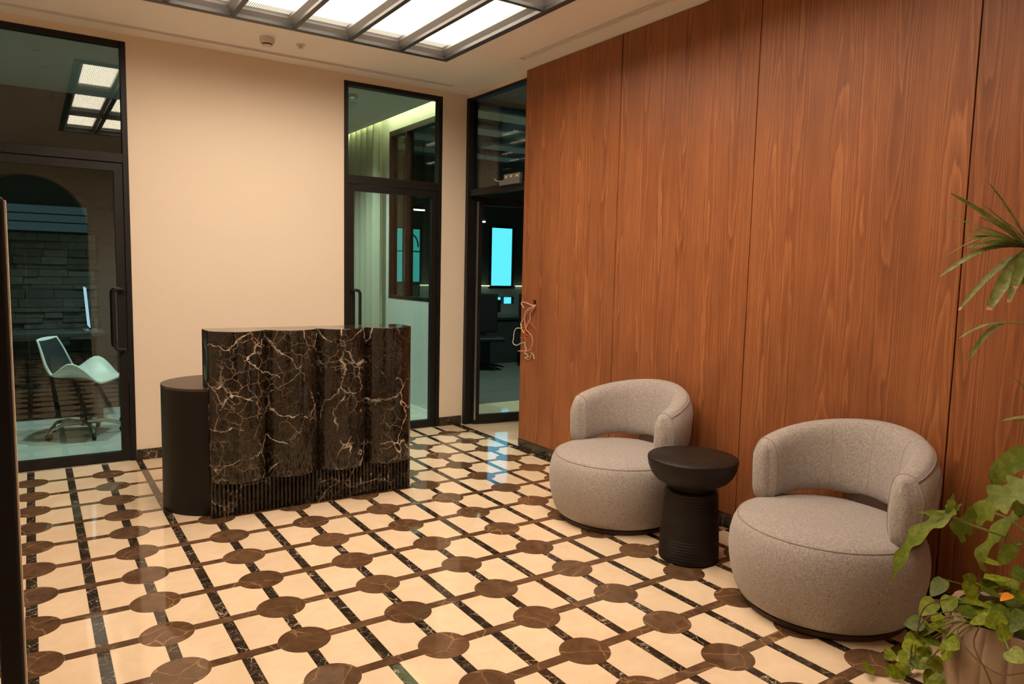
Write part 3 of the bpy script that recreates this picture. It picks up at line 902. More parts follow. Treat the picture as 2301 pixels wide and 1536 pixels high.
# ------------------------------------------------------------------ loose cables at the panel
cb = tag(empty('loose_cables', (XW, 4.835, 1.23)), 'tangle of loose coloured electrical wires hanging from a hole in the panelling', 'cables')
WIRES = {
 'wire_white': [[(4.833,1.217),(4.932,1.173),(4.963,1.113),(5.008,1.061),(4.977,1.029),(5.063,1.020),(5.106,0.989),(5.104,0.930),(5.107,0.890),(5.066,0.874),(4.989,0.901),(4.929,0.907)],
                [(4.931,0.970),(4.921,0.927),(4.936,0.886),(4.901,0.856),(4.917,0.825),(4.882,0.800)],
                [(4.834,1.227),(4.884,1.234),(4.969,1.249),(4.981,1.229),(4.950,1.197)],
                [(4.959,0.816),(4.916,0.815),(4.881,0.795),(4.932,0.784),(4.889,0.770),(4.856,0.793),(4.840,0.814)],
                [(4.850,0.832),(4.808,0.822),(4.790,0.788)], [(4.82,1.20),(4.845,1.175),(4.865,1.155),(4.872,1.11),(4.905,1.05),(4.93,1.01)]],
 'wire_pink': [[(4.800,1.214),(4.889,1.171),(4.938,1.120),(4.931,1.062),(4.900,1.021),(4.839,0.982),(4.821,0.936),(4.827,0.887),(4.859,0.850),(4.943,0.839),(5.033,0.828)],
               [(4.806,1.219),(4.90,1.186),(4.945,1.14),(4.95,1.08)]],
 'wire_red': [[(4.800,1.205),(4.872,1.153),(4.903,1.093),(4.926,1.043),(4.932,0.989),(4.948,0.954),(5.008,0.941)],
              [(4.869,1.086),(4.826,1.060),(4.776,1.040),(4.767,1.017)], [(4.90,1.10),(4.915,1.04),(4.925,0.97),(4.91,0.92)]],
 'wire_yellow': [[(5.008,1.056),(4.989,1.023),(4.958,0.992),(4.919,0.971)]],
}
wi = 0
for mat, lst in WIRES.items():
    for pts in lst:
        wi += 1
        n = len(pts); p3 = []
        for q, (y, z) in enumerate(pts):
            xo = 0.012 + 0.004*(wi % 4) + 0.006*math.sin(q*1.7 + wi)
            p3.append((-xo, y - 4.835, z - 1.23))
        if pts[0][1] > 1.19: p3 = [(0.012, 0.0, 0.0)] + p3
        MB().tube(smooth_curve(p3, 5), 0.0036 if mat != 'wire_yellow' else 0.0055, 7).build('wire', mat, cb, smooth=True, angle=60)
MB().box(0.0205, 0.0215, -0.022, 0.022, -0.034, 0.037).build('socket_hole', 'hole_dark', cb)

# ------------------------------------------------------------------ slim black post near the camera
po = tag(empty('black_post', (-0.062, 1.90, 0)), 'slim black post with a pale edge standing at the left border of the picture', 'post')
MB().box(-0.024, 0.020, -0.02, 0.02, 0.0, 1.632).build('shaft', 'dark_plastic', po, bevel=0.006, seg=3)
MB().box(0.0201, 0.0245, -0.014, 0.014, 0.01, 1.626).build('edge_strip', 'pale_strip', po, bevel=0.001)
MB().lathe([(0.14, 0.0), (0.14, 0.008), (0.13, 0.012), (0.03, 0.014)], 40).build('foot_plate', 'dark_plastic', po)

# ------------------------------------------------------------------ planter and plants
def scl(p, s): return CAM + (Vector(p) - CAM)*s
PS = 1.19
pcx, pcy, prz = 2.60, 0.905, 0.445
pl = tag(empty('planter', (pcx, pcy, 0)), 'round ribbed clay planter at the lower right corner', 'planter')
prof = [(0.150, 0.0, 1), (0.162, 0.02, 1), (0.192, 0.10, 1), (0.217, 0.20, 1), (0.229, 0.29, 1), (0.226, 0.37, 1), (0.213, 0.440, 1)]
m = MB(); SEG = 160; NRIB = 20
vs = []; fs = []
for (r, z, _k) in prof:
    for k in range(SEG):
        a = 2*PI*k/SEG
        ph = (a*NRIB/(2*PI)) % 1.0
        g = 0.006*max(0.0, 1 - abs(ph - 0.5)/0.07)
        wv = 0.004*math.sin(a*5 + z*4)
        rr = r - g + wv*0.6
        vs.append((rr*math.cos(a), rr*math.sin(a), z + (0.010*math.sin(a*4 + 1) if z > 0.435 else 0)))
nin = [(0.190, 0.436), (0.182, 0.36)]
for (r, z) in nin:
    for k in range(SEG):
        a = 2*PI*k/SEG; vs.append((r*math.cos(a), r*math.sin(a), z + (0.010*math.sin(a*4 + 1) if z > 0.43 else 0)))
NP = len(prof) + len(nin)
for i in range(NP - 1):
    for k in range(SEG):
        k2 = (k+1) % SEG; fs.append((i*SEG+k, i*SEG+k2, (i+1)*SEG+k2, (i+1)*SEG+k))
fs.append(tuple(reversed(range(SEG))))
m.add(vs, fs).build('pot', 'pot', pl, smooth=True, angle=45)
MB().lathe([(0.181, 0.375), (0.181, 0.385)], 40).build('soil', 'soil', pl)

def leaf_mesh(base, tip, width, shape, up_hint, curl=0.12, fold=0.12, n=8, twist=0.0):
    """blade from base to tip with midrib fold; shape = function 0..1 -> half-width factor"""
    base, tip = Vector(base), Vector(tip)
    d = tip - base; L = d.length; d.normalize()
    up = Vector(up_hint) - d*Vector(up_hint).dot(d)
    up = up.normalized() if up.length > 1e-4 else d.orthogonal().normalized()
    up = Quaternion(d, twist) @ up
    side = d.cross(up)
    vs = []; fs = []
    for i in range(n + 1):
        t = i/n
        c = base + d*(L*t) + up*(curl*L*math.sin(PI*t*0.9) * 0.6)
        w = width*shape(t)
        vs += [c + side*w + up*(fold*w), c, c - side*w + up*(fold*w)]
    for i in range(n):
        a, b = i*3, (i+1)*3
        fs += [(a, a+1, b+1, b), (a+1, a+2, b+2, b+1)]
    return vs, fs
heart = lambda t: (math.sin(PI*min(1, (t*0.94 + 0.06))**0.62))**0.75 if t < 1 else 0.0
def add_leaf(parent, base, tip, width, mat, shape=heart, hint=None, origin=(0, 0, 0), name='leaf', **kw):
    o = Vector(origin)
    if hint is None:
        mid = (Vector(base) + Vector(tip))/2
        hint = (CAM - mid).normalized() + Vector((0, 0, 0.6))
    vs, fs = leaf_mesh(Vector(base) - o, Vector(tip) - o, width, shape, hint, **kw)
    return MB().add(vs, fs).build(name, mat, parent, smooth=True, angle=80)

POTHOS = [((2.118,0.947,0.663),(2.080,0.957,0.624)),((2.089,0.913,0.635),(2.058,0.908,0.597)),((2.092,0.955,0.606),(2.053,0.969,0.569)),((2.268,0.926,0.626),(2.229,0.942,0.646)),((2.122,0.886,0.680),(2.102,0.858,0.634)),((2.230,0.887,0.662),(2.210,0.855,0.630)),((2.026,0.857,0.644),(2.009,0.820,0.633)),((2.082,0.853,0.632),(2.062,0.822,0.628)),((2.090,0.833,0.638),(2.072,0.796,0.638)),((2.015,0.779,0.652),(1.972,0.806,0.634)),((2.005,0.747,0.665),(1.965,0.769,0.646)),((1.969,0.729,0.662),(1.938,0.726,0.634)),((1.998,0.710,0.700),(1.964,0.714,0.657)),((2.249,0.838,0.665),(2.227,0.810,0.646)),((2.164,0.781,0.686),(2.141,0.755,0.662)),((2.140,0.946,0.546),(2.101,0.959,0.541)),((2.086,0.895,0.547),(2.037,0.933,0.553)),((2.089,0.961,0.531),(2.051,0.974,0.512)),((2.057,0.961,0.504),(2.047,0.909,0.505)),((2.077,0.989,0.479),(2.043,0.990,0.488)),((2.081,0.980,0.460),(2.065,0.943,0.458)),((1.996,0.877,0.554),(1.980,0.838,0.550)),((2.012,0.891,0.498),(1.995,0.854,0.549)),((1.879,0.686,0.644),(1.859,0.653,0.638)),((2.162,1.041,0.374),(2.150,0.997,0.366)),((2.165,0.988,0.393),(2.129,0.996,0.371)),((2.171,0.975,0.358),(2.135,0.982,0.336)),((2.110,0.915,0.392),(2.064,0.945,0.369)),((2.094,0.952,0.436),(2.077,0.916,0.416))]
FLOOR_LEAVES = [((2.646,1.355,0.045),(2.656,1.329,0.020)),((2.726,1.353,0.045),(2.721,1.321,0.020)),((2.636,1.322,0.045),(2.696,1.304,0.020)),((2.569,1.402,0.045),(2.623,1.387,0.020)),((2.778,1.403,0.045),(2.766,1.414,0.020))]
pt = tag(empty('pothos', (pcx, pcy, 0.385)), 'trailing variegated pothos spilling over the clay planter', 'plant')
po_ = (pcx, pcy, 0.385)
rnd = random.Random(5)
root = Vector((pcx, pcy, 0.40))
for i, (b, t) in enumerate(POTHOS):
    b2, t2 = scl(b, PS), scl(t, PS)
    L = (t2 - b2).length
    ext = (t2 - b2).normalized()
    t2 = b2 + ext*max(L*1.15, 0.055)
    w = max(0.026, L*0.40) * rnd.uniform(0.9, 1.15)
    add_leaf(pt, b2, t2, w, 'pothos_leaf' if i % 6 else 'pothos_dark', origin=po_, twist=rnd.uniform(-0.5, 0.5), curl=-0.10)
    # petiole towards the pot
    toward = Vector((pcx - 0.20, pcy + 0.05, 0.47)) if b2.z < 0.42 else Vector((pcx + rnd.uniform(-.12, .12), pcy + rnd.uniform(-.12, .12), 0.41))
    midp = b2.lerp(toward, 0.5) + Vector((0, 0, 0.02))
    end = b2.lerp(toward, 0.85)
    MB().tube([Vector(q) - Vector(po_) for q in smooth_curve([b2, midp, end], 4)], 0.0025, 5).build('petiole', 'stem_green', pt, smooth=True)
for i in range(34):   # foliage filling the pot mouth
    a = rnd.uniform(0, 2*PI); r = rnd.uniform(0.03, 0.17)
    b = Vector((pcx + r*math.cos(a), pcy + r*math.sin(a), rnd.uniform(0.44, 0.56)))
    dr = Vector((math.cos(a + rnd.uniform(-1, 1)), math.sin(a + rnd.uniform(-1, 1)), rnd.uniform(-0.7, 0.4))).normalized()
    add_leaf(pt, b, b + dr*rnd.uniform(0.06, 0.085), rnd.uniform(0.026, 0.036), 'pothos_dark' if i % 3 else 'pothos_leaf', origin=po_, hint=(rnd.uniform(-.4, .2), rnd.uniform(-.4, .4), 1), curl=-0.1)
for (b, t) in FLOOR_LEAVES:
    b, t = Vector(b), Vector(t)
    t = b + (t - b).normalized()*0.06 + Vector((0, 0, 0.0))
    t.z = max(t.z, 0.012)
    add_leaf(pt, b, t, 0.028, 'pothos_leaf', origin=po_, hint=(-0.5, -0.4, 1), curl=-0.05)
# more leaves on the vine between pot and floor
for i in range(9):
    q = i/8
    c = Vector((2.44, 1.15, 0.34)).lerp(Vector((2.77, 1.33, 0.04)), q) + Vector((rnd.uniform(-.03, .03), rnd.uniform(-.03, .03), rnd.uniform(0, .03)))
    if c.z < 0.05: c.z = 0.05
    dr = Vector((rnd.uniform(-1, 0.2), rnd.uniform(-0.4, 1), rnd.uniform(-0.5, 0.1))).normalized()
    t = c + dr*0.065; t.z = max(t.z, 0.015)
    add_leaf(pt, c, t, 0.03, 'pothos_leaf' if i % 2 else 'pothos_dark', origin=po_, curl=-0.08)
for pts in ([(2.45,1.02,0.46),(2.42,1.12,0.40),(2.46,1.18,0.28),(2.60,1.25,0.10),(2.72,1.30,0.02),(2.66,1.345,0.012),(2.61,1.399,0.012),(2.584,1.447,0.012)],
            [(2.42,0.98,0.46),(2.35,1.0,0.42),(2.33,0.93,0.37),(2.325,0.86,0.36),(2.315,0.80,0.40),(2.30,0.74,0.43)],
            [(2.40,0.95,0.47),(2.345,0.95,0.41),(2.325,0.90,0.345),(2.33,0.88,0.30)],
            [(2.46,1.08,0.47),(2.43,1.14,0.42),(2.44,1.16,0.30),(2.5,1.19,0.20)]):
    MB().tube([p - Vector(po_) for p in smooth_curve(pts, 6)], 0.0023, 6).build('vine', 'stem_brown', pt, smooth=True)
ob_ = scl((2.105, 0.775, 0.690), PS)
add_leaf(pt, ob_, ob_ + Vector((-0.05, 0.01, -0.015)), 0.014, 'orange_leaf', origin=po_, hint=(-0.4, -0.2, 1))

# lobed philodendron
ph = tag(empty('philodendron', (pcx + 0.05, pcy - 0.08, 0.385)), 'philodendron with deeply lobed drooping leaves above the planter', 'plant')
ph_o = Vector(ph.location)
HS = 1.13
def lobed_leaf(parent, line, width, mat='phil_leaf', lobes=4, twist=0.0, depth=0.62, flat=1.0):
    pts = smooth_curve([scl(p, HS) for p in line], 5)
    n = len(pts); vs = []; fs = []
    for i, p in enumerate(pts):
        t = i/(n-1)
        d = (pts[min(i+1, n-1)] - pts[max(i-1, 0)]).normalized()
        view = (CAM - p).normalized()
        up = (view + Vector((0, 0, 0.4))); up = (up - d*up.dot(d)).normalized()
        up = Quaternion(d, twist) @ up
        side = d.cross(up)
        env = (math.sin(PI*(0.10 + 0.90*t)**0.8))**0.7 if t < 1 else 0.0
        lob = 1 - depth*0.5*(1 - math.cos(2*PI*lobes*t))/1.0*0.85
        w = max(0.0, width*env*lob)
        sw = d*(w*0.45)
        vs += [p + side*w + sw + up*0.15*w, p, p - side*w + sw + up*0.15*w]
    for i in range(n-1):
        a, b = i*3, (i+1)*3
        fs += [(a, a+1, b+1, b), (a+1, a+2, b+2, b+1)]
    return MB().add([Vector(v) - ph_o for v in vs], fs).build('leaf', mat, parent, smooth=True, angle=80)
lobed_leaf(ph, [(2.150,0.950,0.868),(2.143,0.963,0.842),(2.127,1.000,0.801),(2.109,1.037,0.746),(2.096,1.063,0.676),(2.089,1.076,0.615)], 0.040, lobes=4, twist=0.5)
lobed_leaf(ph, [(2.143,0.963,0.842),(2.146,0.957,0.875),(2.148,0.953,0.906)], 0.014, lobes=2)
lobed_leaf(ph, [(2.143,0.963,0.842),(2.150,0.948,0.862),(2.157,0.934,0.880)], 0.012, lobes=2)
lobed_leaf(ph, [(2.143,0.963,0.835),(2.128,0.995,0.838),(2.112,1.030,0.834)], 0.014, lobes=2)
lobed_leaf(ph, [(2.313,0.950,0.837),(2.301,0.976,0.796),(2.295,0.992,0.756),(2.300,0.981,0.722)], 0.040, lobes=2, twist=-0.5)
lobed_leaf(ph, [(2.215,0.785,0.970),(2.208,0.804,0.955),(2.194,0.843,0.920),(2.180,0.878,0.876),(2.173,0.895,0.824)], 0.060, lobes=4, twist=0.3)
lobed_leaf(ph, [(2.352,0.85,1.02),(2.347,0.862,1.011),(2.334,0.897,0.976),(2.326,0.916,0.943),(2.324,0.921,0.907)], 0.042, lobes=1, depth=0.2)
lobed_leaf(ph, [(2.255,0.821,0.874),(2.245,0.850,0.837),(2.232,0.882,0.772),(2.224,0.902,0.720),(2.229,0.891,0.680)], 0.034, lobes=3, twist=0.6)
lobed_leaf(ph, [(2.300,0.844,0.762),(2.294,0.861,0.735),(2.287,0.878,0.695)], 0.026, lobes=1, depth=0.1)
lobed_leaf(ph, [(2.26,0.79,0.95),(2.25,0.815,0.90),(2.245,0.83,0.86)], 0.05, lobes=3, twist=-0.4)
stem_pts = [scl(p, HS) for p in [(2.143,0.963,0.842),(2.171,0.976,0.834),(2.193,0.924,0.815),(2.215,0.872,0.804),(2.240,0.805,0.787),(2.28,0.72,0.70)]]
stem_pts[1] = stem_pts[0].lerp(stem_pts[2], 0.4)
stem_pts.append(Vector((2.66, 0.82, 0.40)))
MB().tube([p - ph_o for p in smooth_curve(stem_pts, 5)], 0.0042, 7).build('stem', 'stem_green', ph, smooth=True)
for tgt in [(2.215,0.785,0.970),(2.352,0.85,1.02),(2.255,0.821,0.874),(2.313,0.950,0.837),(2.300,0.844,0.762),(2.26,0.79,0.95)]:
    t = scl(tgt, HS); r0 = Vector((2.655, 0.825, 0.40))
    mid = Vector((2.665, 0.83, max(0.60, t.z*0.75)))
    MB().tube([p - ph_o for p in smooth_curve([t, t.lerp(mid, 0.4) + Vector((0, 0, 0.03)), mid, r0], 5)], 0.004, 6).build('stem', 'stem_green', ph, smooth=True)

# lady palm
pm = tag(empty('lady_palm', (2.64, 0.84, 0.385)), 'lady palm with narrow drooping blades in front of the panelling', 'plant')
pm_o = Vector(pm.location)
pc = Vector((2.568, 0.985, 1.609))
MB().tube([p - pm_o for p in smooth_curve([(2.64, 0.84, 0.40), (2.645, 0.84, 0.9), (2.635, 0.86, 1.35), (2.60, 0.93, 1.58), tuple(pc)], 6)], [0.011]*13 + [0.008]*6 + [0.004]*6, 8).build('culm', 'stem_green', pm, smooth=True)
def blade(start, end, width_, droop, tipcol=False, widthend=0.55):
    s, e = Vector(start), Vector(end); width = width_*1.05
    d = e - s; L = d.length
    n = 9; vs = []; fs = []
    view = (CAM - s).normalized()
    for i in range(n + 1):
        t = i/n
        p = s + d*t + Vector((0, 0, droop*L*math.sin(PI*t)))
        dd = (d/L + Vector((0, 0, droop*PI*math.cos(PI*t)))).normalized()
        up = Vector((0, 0, 1)) + view*0.7; up = (up - dd*up.dot(dd)).normalized()
        side = dd.cross(up)
        w = width*(0.35 + 0.65*min(1, t*3))*(1 if t < 0.6 else 1 - (1 - widthend)*(t - 0.6)/0.4)
        if i == n: w *= 0.85 if tipcol else 0.3
        vs += [p + side*w + up*w*0.35, p, p - side*w + up*w*0.35]
    for i in range(n):
        a, b = i*3, (i+1)*3
        fs += [(a, a+1, b+1, b), (a+1, a+2, b+2, b+1)]
    ob = MB().add([v - pm_o for v in vs], fs).build('blade', 'palm_leaf', pm, smooth=True, angle=80)
    if tipcol:
        dd = (d/L + Vector((0, 0, -droop*PI))).normalized(); tp = e - dd*0.003
        up = Vector((0, 0, 1)) + view*0.7; up = (up - dd*up.dot(dd)).normalized(); side = dd.cross(up).normalized(); w = width*0.50
        MB().add([tp + side*w - pm_o, tp - side*w - pm_o, tp - side*w*0.7 + dd*0.012 - pm_o, tp + side*w*0.6 + dd*0.015 - pm_o], [(0, 1, 2, 3)]).build('dry_tip', 'leaf_tip', ob)
TIPS = [((2.385,1.036,1.794),0.013,0.02,0),((2.436,1.164,1.776),0.012,0.02,0),((2.512,1.237,1.724),0.003,0.02,0),((2.424,1.070,1.696),0.008,0.06,0),((2.474,1.131,1.655),0.010,0.06,0),((2.575,1.221,1.589),0.004,0.18,0),((2.460,1.114,1.607),0.010,0.08,0),((2.396,1.156,1.514),0.011,0.14,0),((2.504,1.136,1.417),0.011,0.10,1),((2.416,1.014,1.425),0.021,0.05,1),((2.419,0.952,1.491),0.015,0.04,1),((2.566,0.988,1.494),0.014,0.05,1),((2.47,1.12,1.635),0.008,0.10,0),((2.40,1.02,1.70),0.009,0.05,0),((2.45,1.09,1.63),0.007,0.09,0),((2.42,1.06,1.665),0.008,0.04,0),((2.43,0.97,1.45),0.013,0.06,1),((2.44,1.10,1.60),0.008,0.12,0),((2.40,1.05,1.73),0.008,0.03,0),((2.70,0.90,1.75),0.013,0.03,0),((2.75,1.06,1.66),0.012,0.08,0),((2.66,0.86,1.50),0.014,0.1,0)]
for (tip, w, dr, tc) in TIPS:
    blade(pc + Vector((rnd.uniform(-.006, .006), rnd.uniform(-.006, .006), rnd.uniform(-.006, .006))), tip, w, dr, bool(tc))
k2 = Vector((2.600, 1.040, 1.373))
MB().tube([p - pm_o for p in smooth_curve([(2.638, 0.855, 1.25), (2.63, 0.93, 1.36), tuple(k2)], 5)], 0.0025, 6).build('petiole', 'stem_green', pm, smooth=True)
blade(k2, (2.550,1.156,1.313), 0.006, 0.10)
blade(k2, (2.563,1.127,1.244), 0.010, 0.16)
k3 = Vector((2.66, 0.93, 1.08))
MB().tube([p - pm_o for p in smooth_curve([(2.643, 0.845, 0.95), (2.66, 0.88, 1.05), tuple(k3)], 5)], 0.0025, 6).build('petiole', 'stem_green', pm, smooth=True)
blade(k3, (2.603,1.031,1.054), 0.006, 0.05); blade(k3, (2.618,0.993,1.056), 0.003, 0.05); blade(k3, (2.610,1.014,1.202), 0.003, 0.05)

# ------------------------------------------------------------------ office behind the left glass door
OY = 8.45
of = MB()
of.box(XL, 1.70, YB + WT, OY, -0.06, 0.0)
struct(of.build('floor_office', 'white_floor'), 'white tiled floor of the small office behind the glass door', 'floor')
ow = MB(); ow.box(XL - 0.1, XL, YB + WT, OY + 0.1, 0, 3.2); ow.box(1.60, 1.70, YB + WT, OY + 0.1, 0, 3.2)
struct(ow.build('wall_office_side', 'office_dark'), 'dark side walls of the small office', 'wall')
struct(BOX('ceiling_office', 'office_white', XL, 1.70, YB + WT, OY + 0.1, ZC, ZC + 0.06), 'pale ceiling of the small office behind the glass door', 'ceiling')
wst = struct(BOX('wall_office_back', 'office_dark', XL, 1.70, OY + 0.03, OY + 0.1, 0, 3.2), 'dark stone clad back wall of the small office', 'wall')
rs = random.Random(11)
z = 0.10
nst = 0
while z < 1.76:
    hgt = rs.choice([0.045, 0.06, 0.075, 0.09])
    x = -0.62 + rs.uniform(0, 0.15)
    while x < 0.56:
        wd = rs.uniform(0.14, 0.42); x2 = min(x + wd, 0.56)
        if x2 - x > 0.03 and not (z + hgt > 1.78 and z < 2.05):
            dep = rs.uniform(0.0, 0.035)
            MB().box(x + 0.002, x2 - 0.002, OY - 0.02 - dep, OY + 0.029, z + 0.002, z + hgt - 0.002).build('stone_block', 'stone', wst)
            nst += 1
        x = x2
    z += hgt
BOX('window_reflection', 'reflection_blue', -0.60, 0.495, OY + 0.0, OY + 0.029, 1.79, 2.035, wst)
for zz in (1.875, 1.955):
    BOX('reflection_bar', 'office_dark', -0.60, 0.495, OY - 0.012, OY - 0.0005, zz - 0.006, zz + 0.006, wst)
# office desk with monitor
od = tag(empty('office_desk', (0.34, 7.98, 0)), 'dark desk against the stone wall in the small office', 'desk')
MB().box(-0.62, 0.24, -0.16, 0.36, 0.80, 0.835).build('desk_top', 'office_dark', od, bevel=0.003)
for sx_ in (-0.58, 0.18):
    MB().box(sx_ - 0.02, sx_ + 0.02, -0.14, 0.34, 0, 0.80).build('leg', 'office_dark', od)
mo = tag(empty('monitor', (0.36, 7.98, 0.8355)), 'thin monitor seen edge-on on the office desk behind the glass door', 'monitor')
MB().add([(-0.13 + 0.20, -0.10, 0.42), (-0.13 + 0.205, -0.10, 0.42), (0.10, -0.10, 0.04), (0.095, -0.10, 0.04), (0.07, 0.30, 0.42), (0.075, 0.30, 0.42), (0.10, 0.30, 0.04), (0.095, 0.30, 0.04)],
         [(0, 1, 2, 3), (4, 7, 6, 5), (0, 4, 5, 1), (1, 5, 6, 2), (2, 6, 7, 3), (3, 7, 4, 0)]).build('screen', 'screen_edge', mo)
MB().box(0.05, 0.17, -0.06, 0.24, 0.0, 0.012).build('foot', 'grey_metal', mo)
MB().box(0.100, 0.115, 0.06, 0.14, 0.012, 0.20).build('stand', 'dark_plastic', mo)

def office_chair(name):
    c = empty(name)
    # shell: profile along the side (x forward, z up), lofted across y with raised arms
    prof = [(-0.31, 0.84), (-0.26, 0.74), (-0.20, 0.60), (-0.13, 0.50), (0.0, 0.46), (0.14, 0.455), (0.24, 0.47)]
    sp_ = smooth_curve([(x, 0, z) for x, z in prof], 4)
    n = len(sp_); K = 10
    vs = []; fs = []
    for i, p in enumerate(sp_):
        t = i/(n-1)
        half = 0.24 if t > 0.3 else 0.18 + 0.06*t/0.3
        arm = 0.19*math.exp(-((t - 0.70)/0.17)**2)
        wrap = 0.035*max(0, 1 - t/0.55)
        for k in range(K + 1):
            u = -1 + 2*k/K; e = abs(u)**2.4
            vs.append((p.x + wrap*e, u*(half + 0.05*arm/0.2*abs(u)), p.z + arm*e))
    for i in range(n-1):
        for k in range(K):
            a = i*(K+1) + k
            fs.append((a, a+1, a+K+2, a+K+1))
    sh = MB().add(vs, fs).build('shell', 'chair_shell', c, smooth=True, angle=80)
    so = sh.modifiers.new('thick', 'SOLIDIFY'); so.thickness = 0.016
    # dark pad inside
    v2 = []; f2 = []
    for i, p in enumerate(sp_):
        t = i/(n-1)
        half = (0.24 if t > 0.3 else 0.18 + 0.06*t/0.3)*0.86
        wrap = 0.035*max(0, 1 - t/0.55)
        for k in range(K + 1):
            u = -1 + 2*k/K; e = abs(u)**2.4*0.6
            nx, nz = (0.016, 0.006) if t < 0.5 else (0.0, 0.016)
            v2.append((p.x + wrap*e + nx, u*half, p.z + nz + 0.02*e))
    for i in range(1, n-2):
        for k in range(K):
            a = i*(K+1) + k
            f2.append((a, a+1, a+K+2, a+K+1))
    MB().add(v2, f2).build('pad', 'chair_pad', c, smooth=True, angle=80)
    MB().tube([(0, 0, 0.08), (0, 0, 0.30), (0, 0, 0.44)], [0.03, 0.025, 0.02], 12).build('gas_column', 'dark_plastic', c, smooth=True)
    for k in range(5):
        a = 2*PI*k/5 + 0.3
        ca, sa = math.cos(a), math.sin(a)
        MB().tube([(0.02*ca, 0.02*sa, 0.105), (0.16*ca, 0.16*sa, 0.115), (0.27*ca, 0.27*sa, 0.085), (0.30*ca, 0.30*sa, 0.055)], [0.022, 0.018, 0.014, 0.012], 8).build('base_arm', 'grey_metal', c, smooth=True)
        cs = MB().lathe([(0.026, -0.011), (0.028, -0.008), (0.028, 0.008), (0.026, 0.011)], 16).build('caster', 'dark_plastic', c, smooth=True)
        cs.location = (0.30*ca, 0.30*sa, 0.028); cs.rotation_euler = (PI/2, 0, a)
    return c
oc = office_chair('office_chair'); oc.location = (0.345, 7.22, 0); oc.rotation_euler = (0, 0, math.radians(-24))
tag(oc, 'white shell office chair facing right behind the left glass door', 'office chair', 'white office chairs')
oc2 = copy_tree(oc); oc2.location = (0.98, 7.62, 0); oc2.rotation_euler = (0, 0, math.radians(166))
tag(oc2, 'second white office chair half hidden by the left door stile', 'office chair', 'white office chairs')
for i, (x, y) in enumerate(((0.35, 7.15), (1.15, 7.15))):
    lt = tag(empty('office_downlight', (x, y, ZC)), ['recessed office downlight above the white chair', 'recessed office downlight beside the partition'][i], 'downlight', 'office downlights')
    MB().lathe([(0.05, 0.0), (0.048, -0.004), (0.04, -0.004)][::-1], 24).build('trim_ring', 'white_plastic', lt)
    ld = bpy.data.lights.new('office_spot', 'SPOT'); ld.energy = 110; ld.color = (0.80, 1.0, 0.92); ld.spot_size = math.radians(95); ld.spot_blend = 0.7; ld.shadow_soft_size = 0.05
    lo = bpy.data.objects.new('lamp', ld); COL.objects.link(lo); lo.parent = lt; lo.location = (0, 0, -0.02)

# ------------------------------------------------------------------ meeting room behind the middle door
MY1 = 9.60
struct(BOX('floor_meeting', 'white_floor', 1.70, XR, YB + WT, MY1, -0.06, 0.0), 'pale floor of the curtained room behind the middle door', 'floor')
struct(BOX('ceiling_meeting', 'office_white', 1.70, 3.34, YB + WT, MY1, ZC, ZC + 0.06), 'pale ceiling of the curtained room', 'ceiling')
cov = MB(); cov.box(3.34, XR + 0.1, YB + WT, MY1, ZC + 0.16, ZC + 0.20); cov.box(3.32, 3.34, YB + WT, MY1, ZC + 0.06, ZC + 0.20)
struct(cov.build('ceiling_cove', 'office_white'), 'recessed ceiling trough above the curtain', 'ceiling')
cvl = tag(empty('cove_light', (3.36, 7.8, ZC + 0.09)), 'glowing yellow strip light in the ceiling trough above the curtain', 'strip light')
MB().box(-0.012, 0.012, -1.55, 1.75, -0.012, 0.012).build('lamp_strip', 'cove', cvl)
struct(BOX('wall_meeting_end', 'office_grey', 1.70, XR, MY1, MY1 + 0.1, 0, 3.34), 'far wall of the curtained room', 'wall')
# side wall with inner window
SY0, SY1 = YB + WT, 7.86
wsd = MB()
wsd.box(XR, XR + 0.08, SY0, SY1, 0, 1.16)
wsd.box(XR, XR + 0.08, SY0, SY1, 3.06, ZC + 0.2)
wsd.box(XR, XR + 0.08, SY1, MY1, 0, ZC + 0.2)
struct(wsd.build('wall_meeting_side', 'office_white'), 'pale low wall below the inner window of the curtained room', 'wall')
w1 = struct(empty('window_1', (XR + 0.04, 7.0, 1.16)), 'dark framed inner window looking into the dark office', 'window')
def bw(nm, mat, y0, y1, z0, z1, x0=-0.045, x1=0.045): return BOX(nm, mat, x0, x1, y0 - 7.0, y1 - 7.0, z0 - 1.16, z1 - 1.16, w1)
bw('frame_rail', 'frame_metal', SY0, SY1, 1.16, 1.195); bw('frame_rail', 'frame_metal', SY0, SY1, 3.0, 3.06)
bw('frame_stile', 'frame_metal', SY1 - 0.035, SY1, 1.195, 3.0); bw('frame_stile', 'frame_metal', SY0, SY0 + 0.035, 1.195, 3.0)
bw('mullion', 'frame_metal', 7.40, 7.435, 1.195, 3.0)
bw('pane', 'green_glass', SY0 + 0.035, 7.40, 1.195, 3.0, -0.004, 0.004); bw('pane', 'green_glass', 7.435, SY1 - 0.035, 1.195, 3.0, -0.004, 0.004)
cu = tag(empty('curtain', (3.40, 8.5, 0)), 'pale sheer floor-length curtain in the room behind the middle door', 'curtain')
m = MB(); vs = []; fs = []; NC = 130
for k in range(NC + 1):
    t = k/NC; y = 7.88 + (9.55 - 7.88)*t
    off = 0.040*math.sin(t*2*PI*9.0 + 0.6*math.sin(t*17)) + 0.012*math.sin(t*61)
    for zz, amp in ((0.02, 1.1), (1.0, 1.0), (2.2, 0.9), (3.24, 0.75)):
        vs.append((-0.01 + off*amp, y - 8.5, zz))
for k in range(NC):
    for q in range(3):
        a = k*4 + q; fs.append((a, a+4, a+5, a+1))
m.add(vs, fs).build('drape', 'curtain', cu, smooth=True, angle=80)
MB().box(-0.02, 0.02, -0.62, 1.05, 3.245, 3.27).build('track', 'white_plastic', cu)
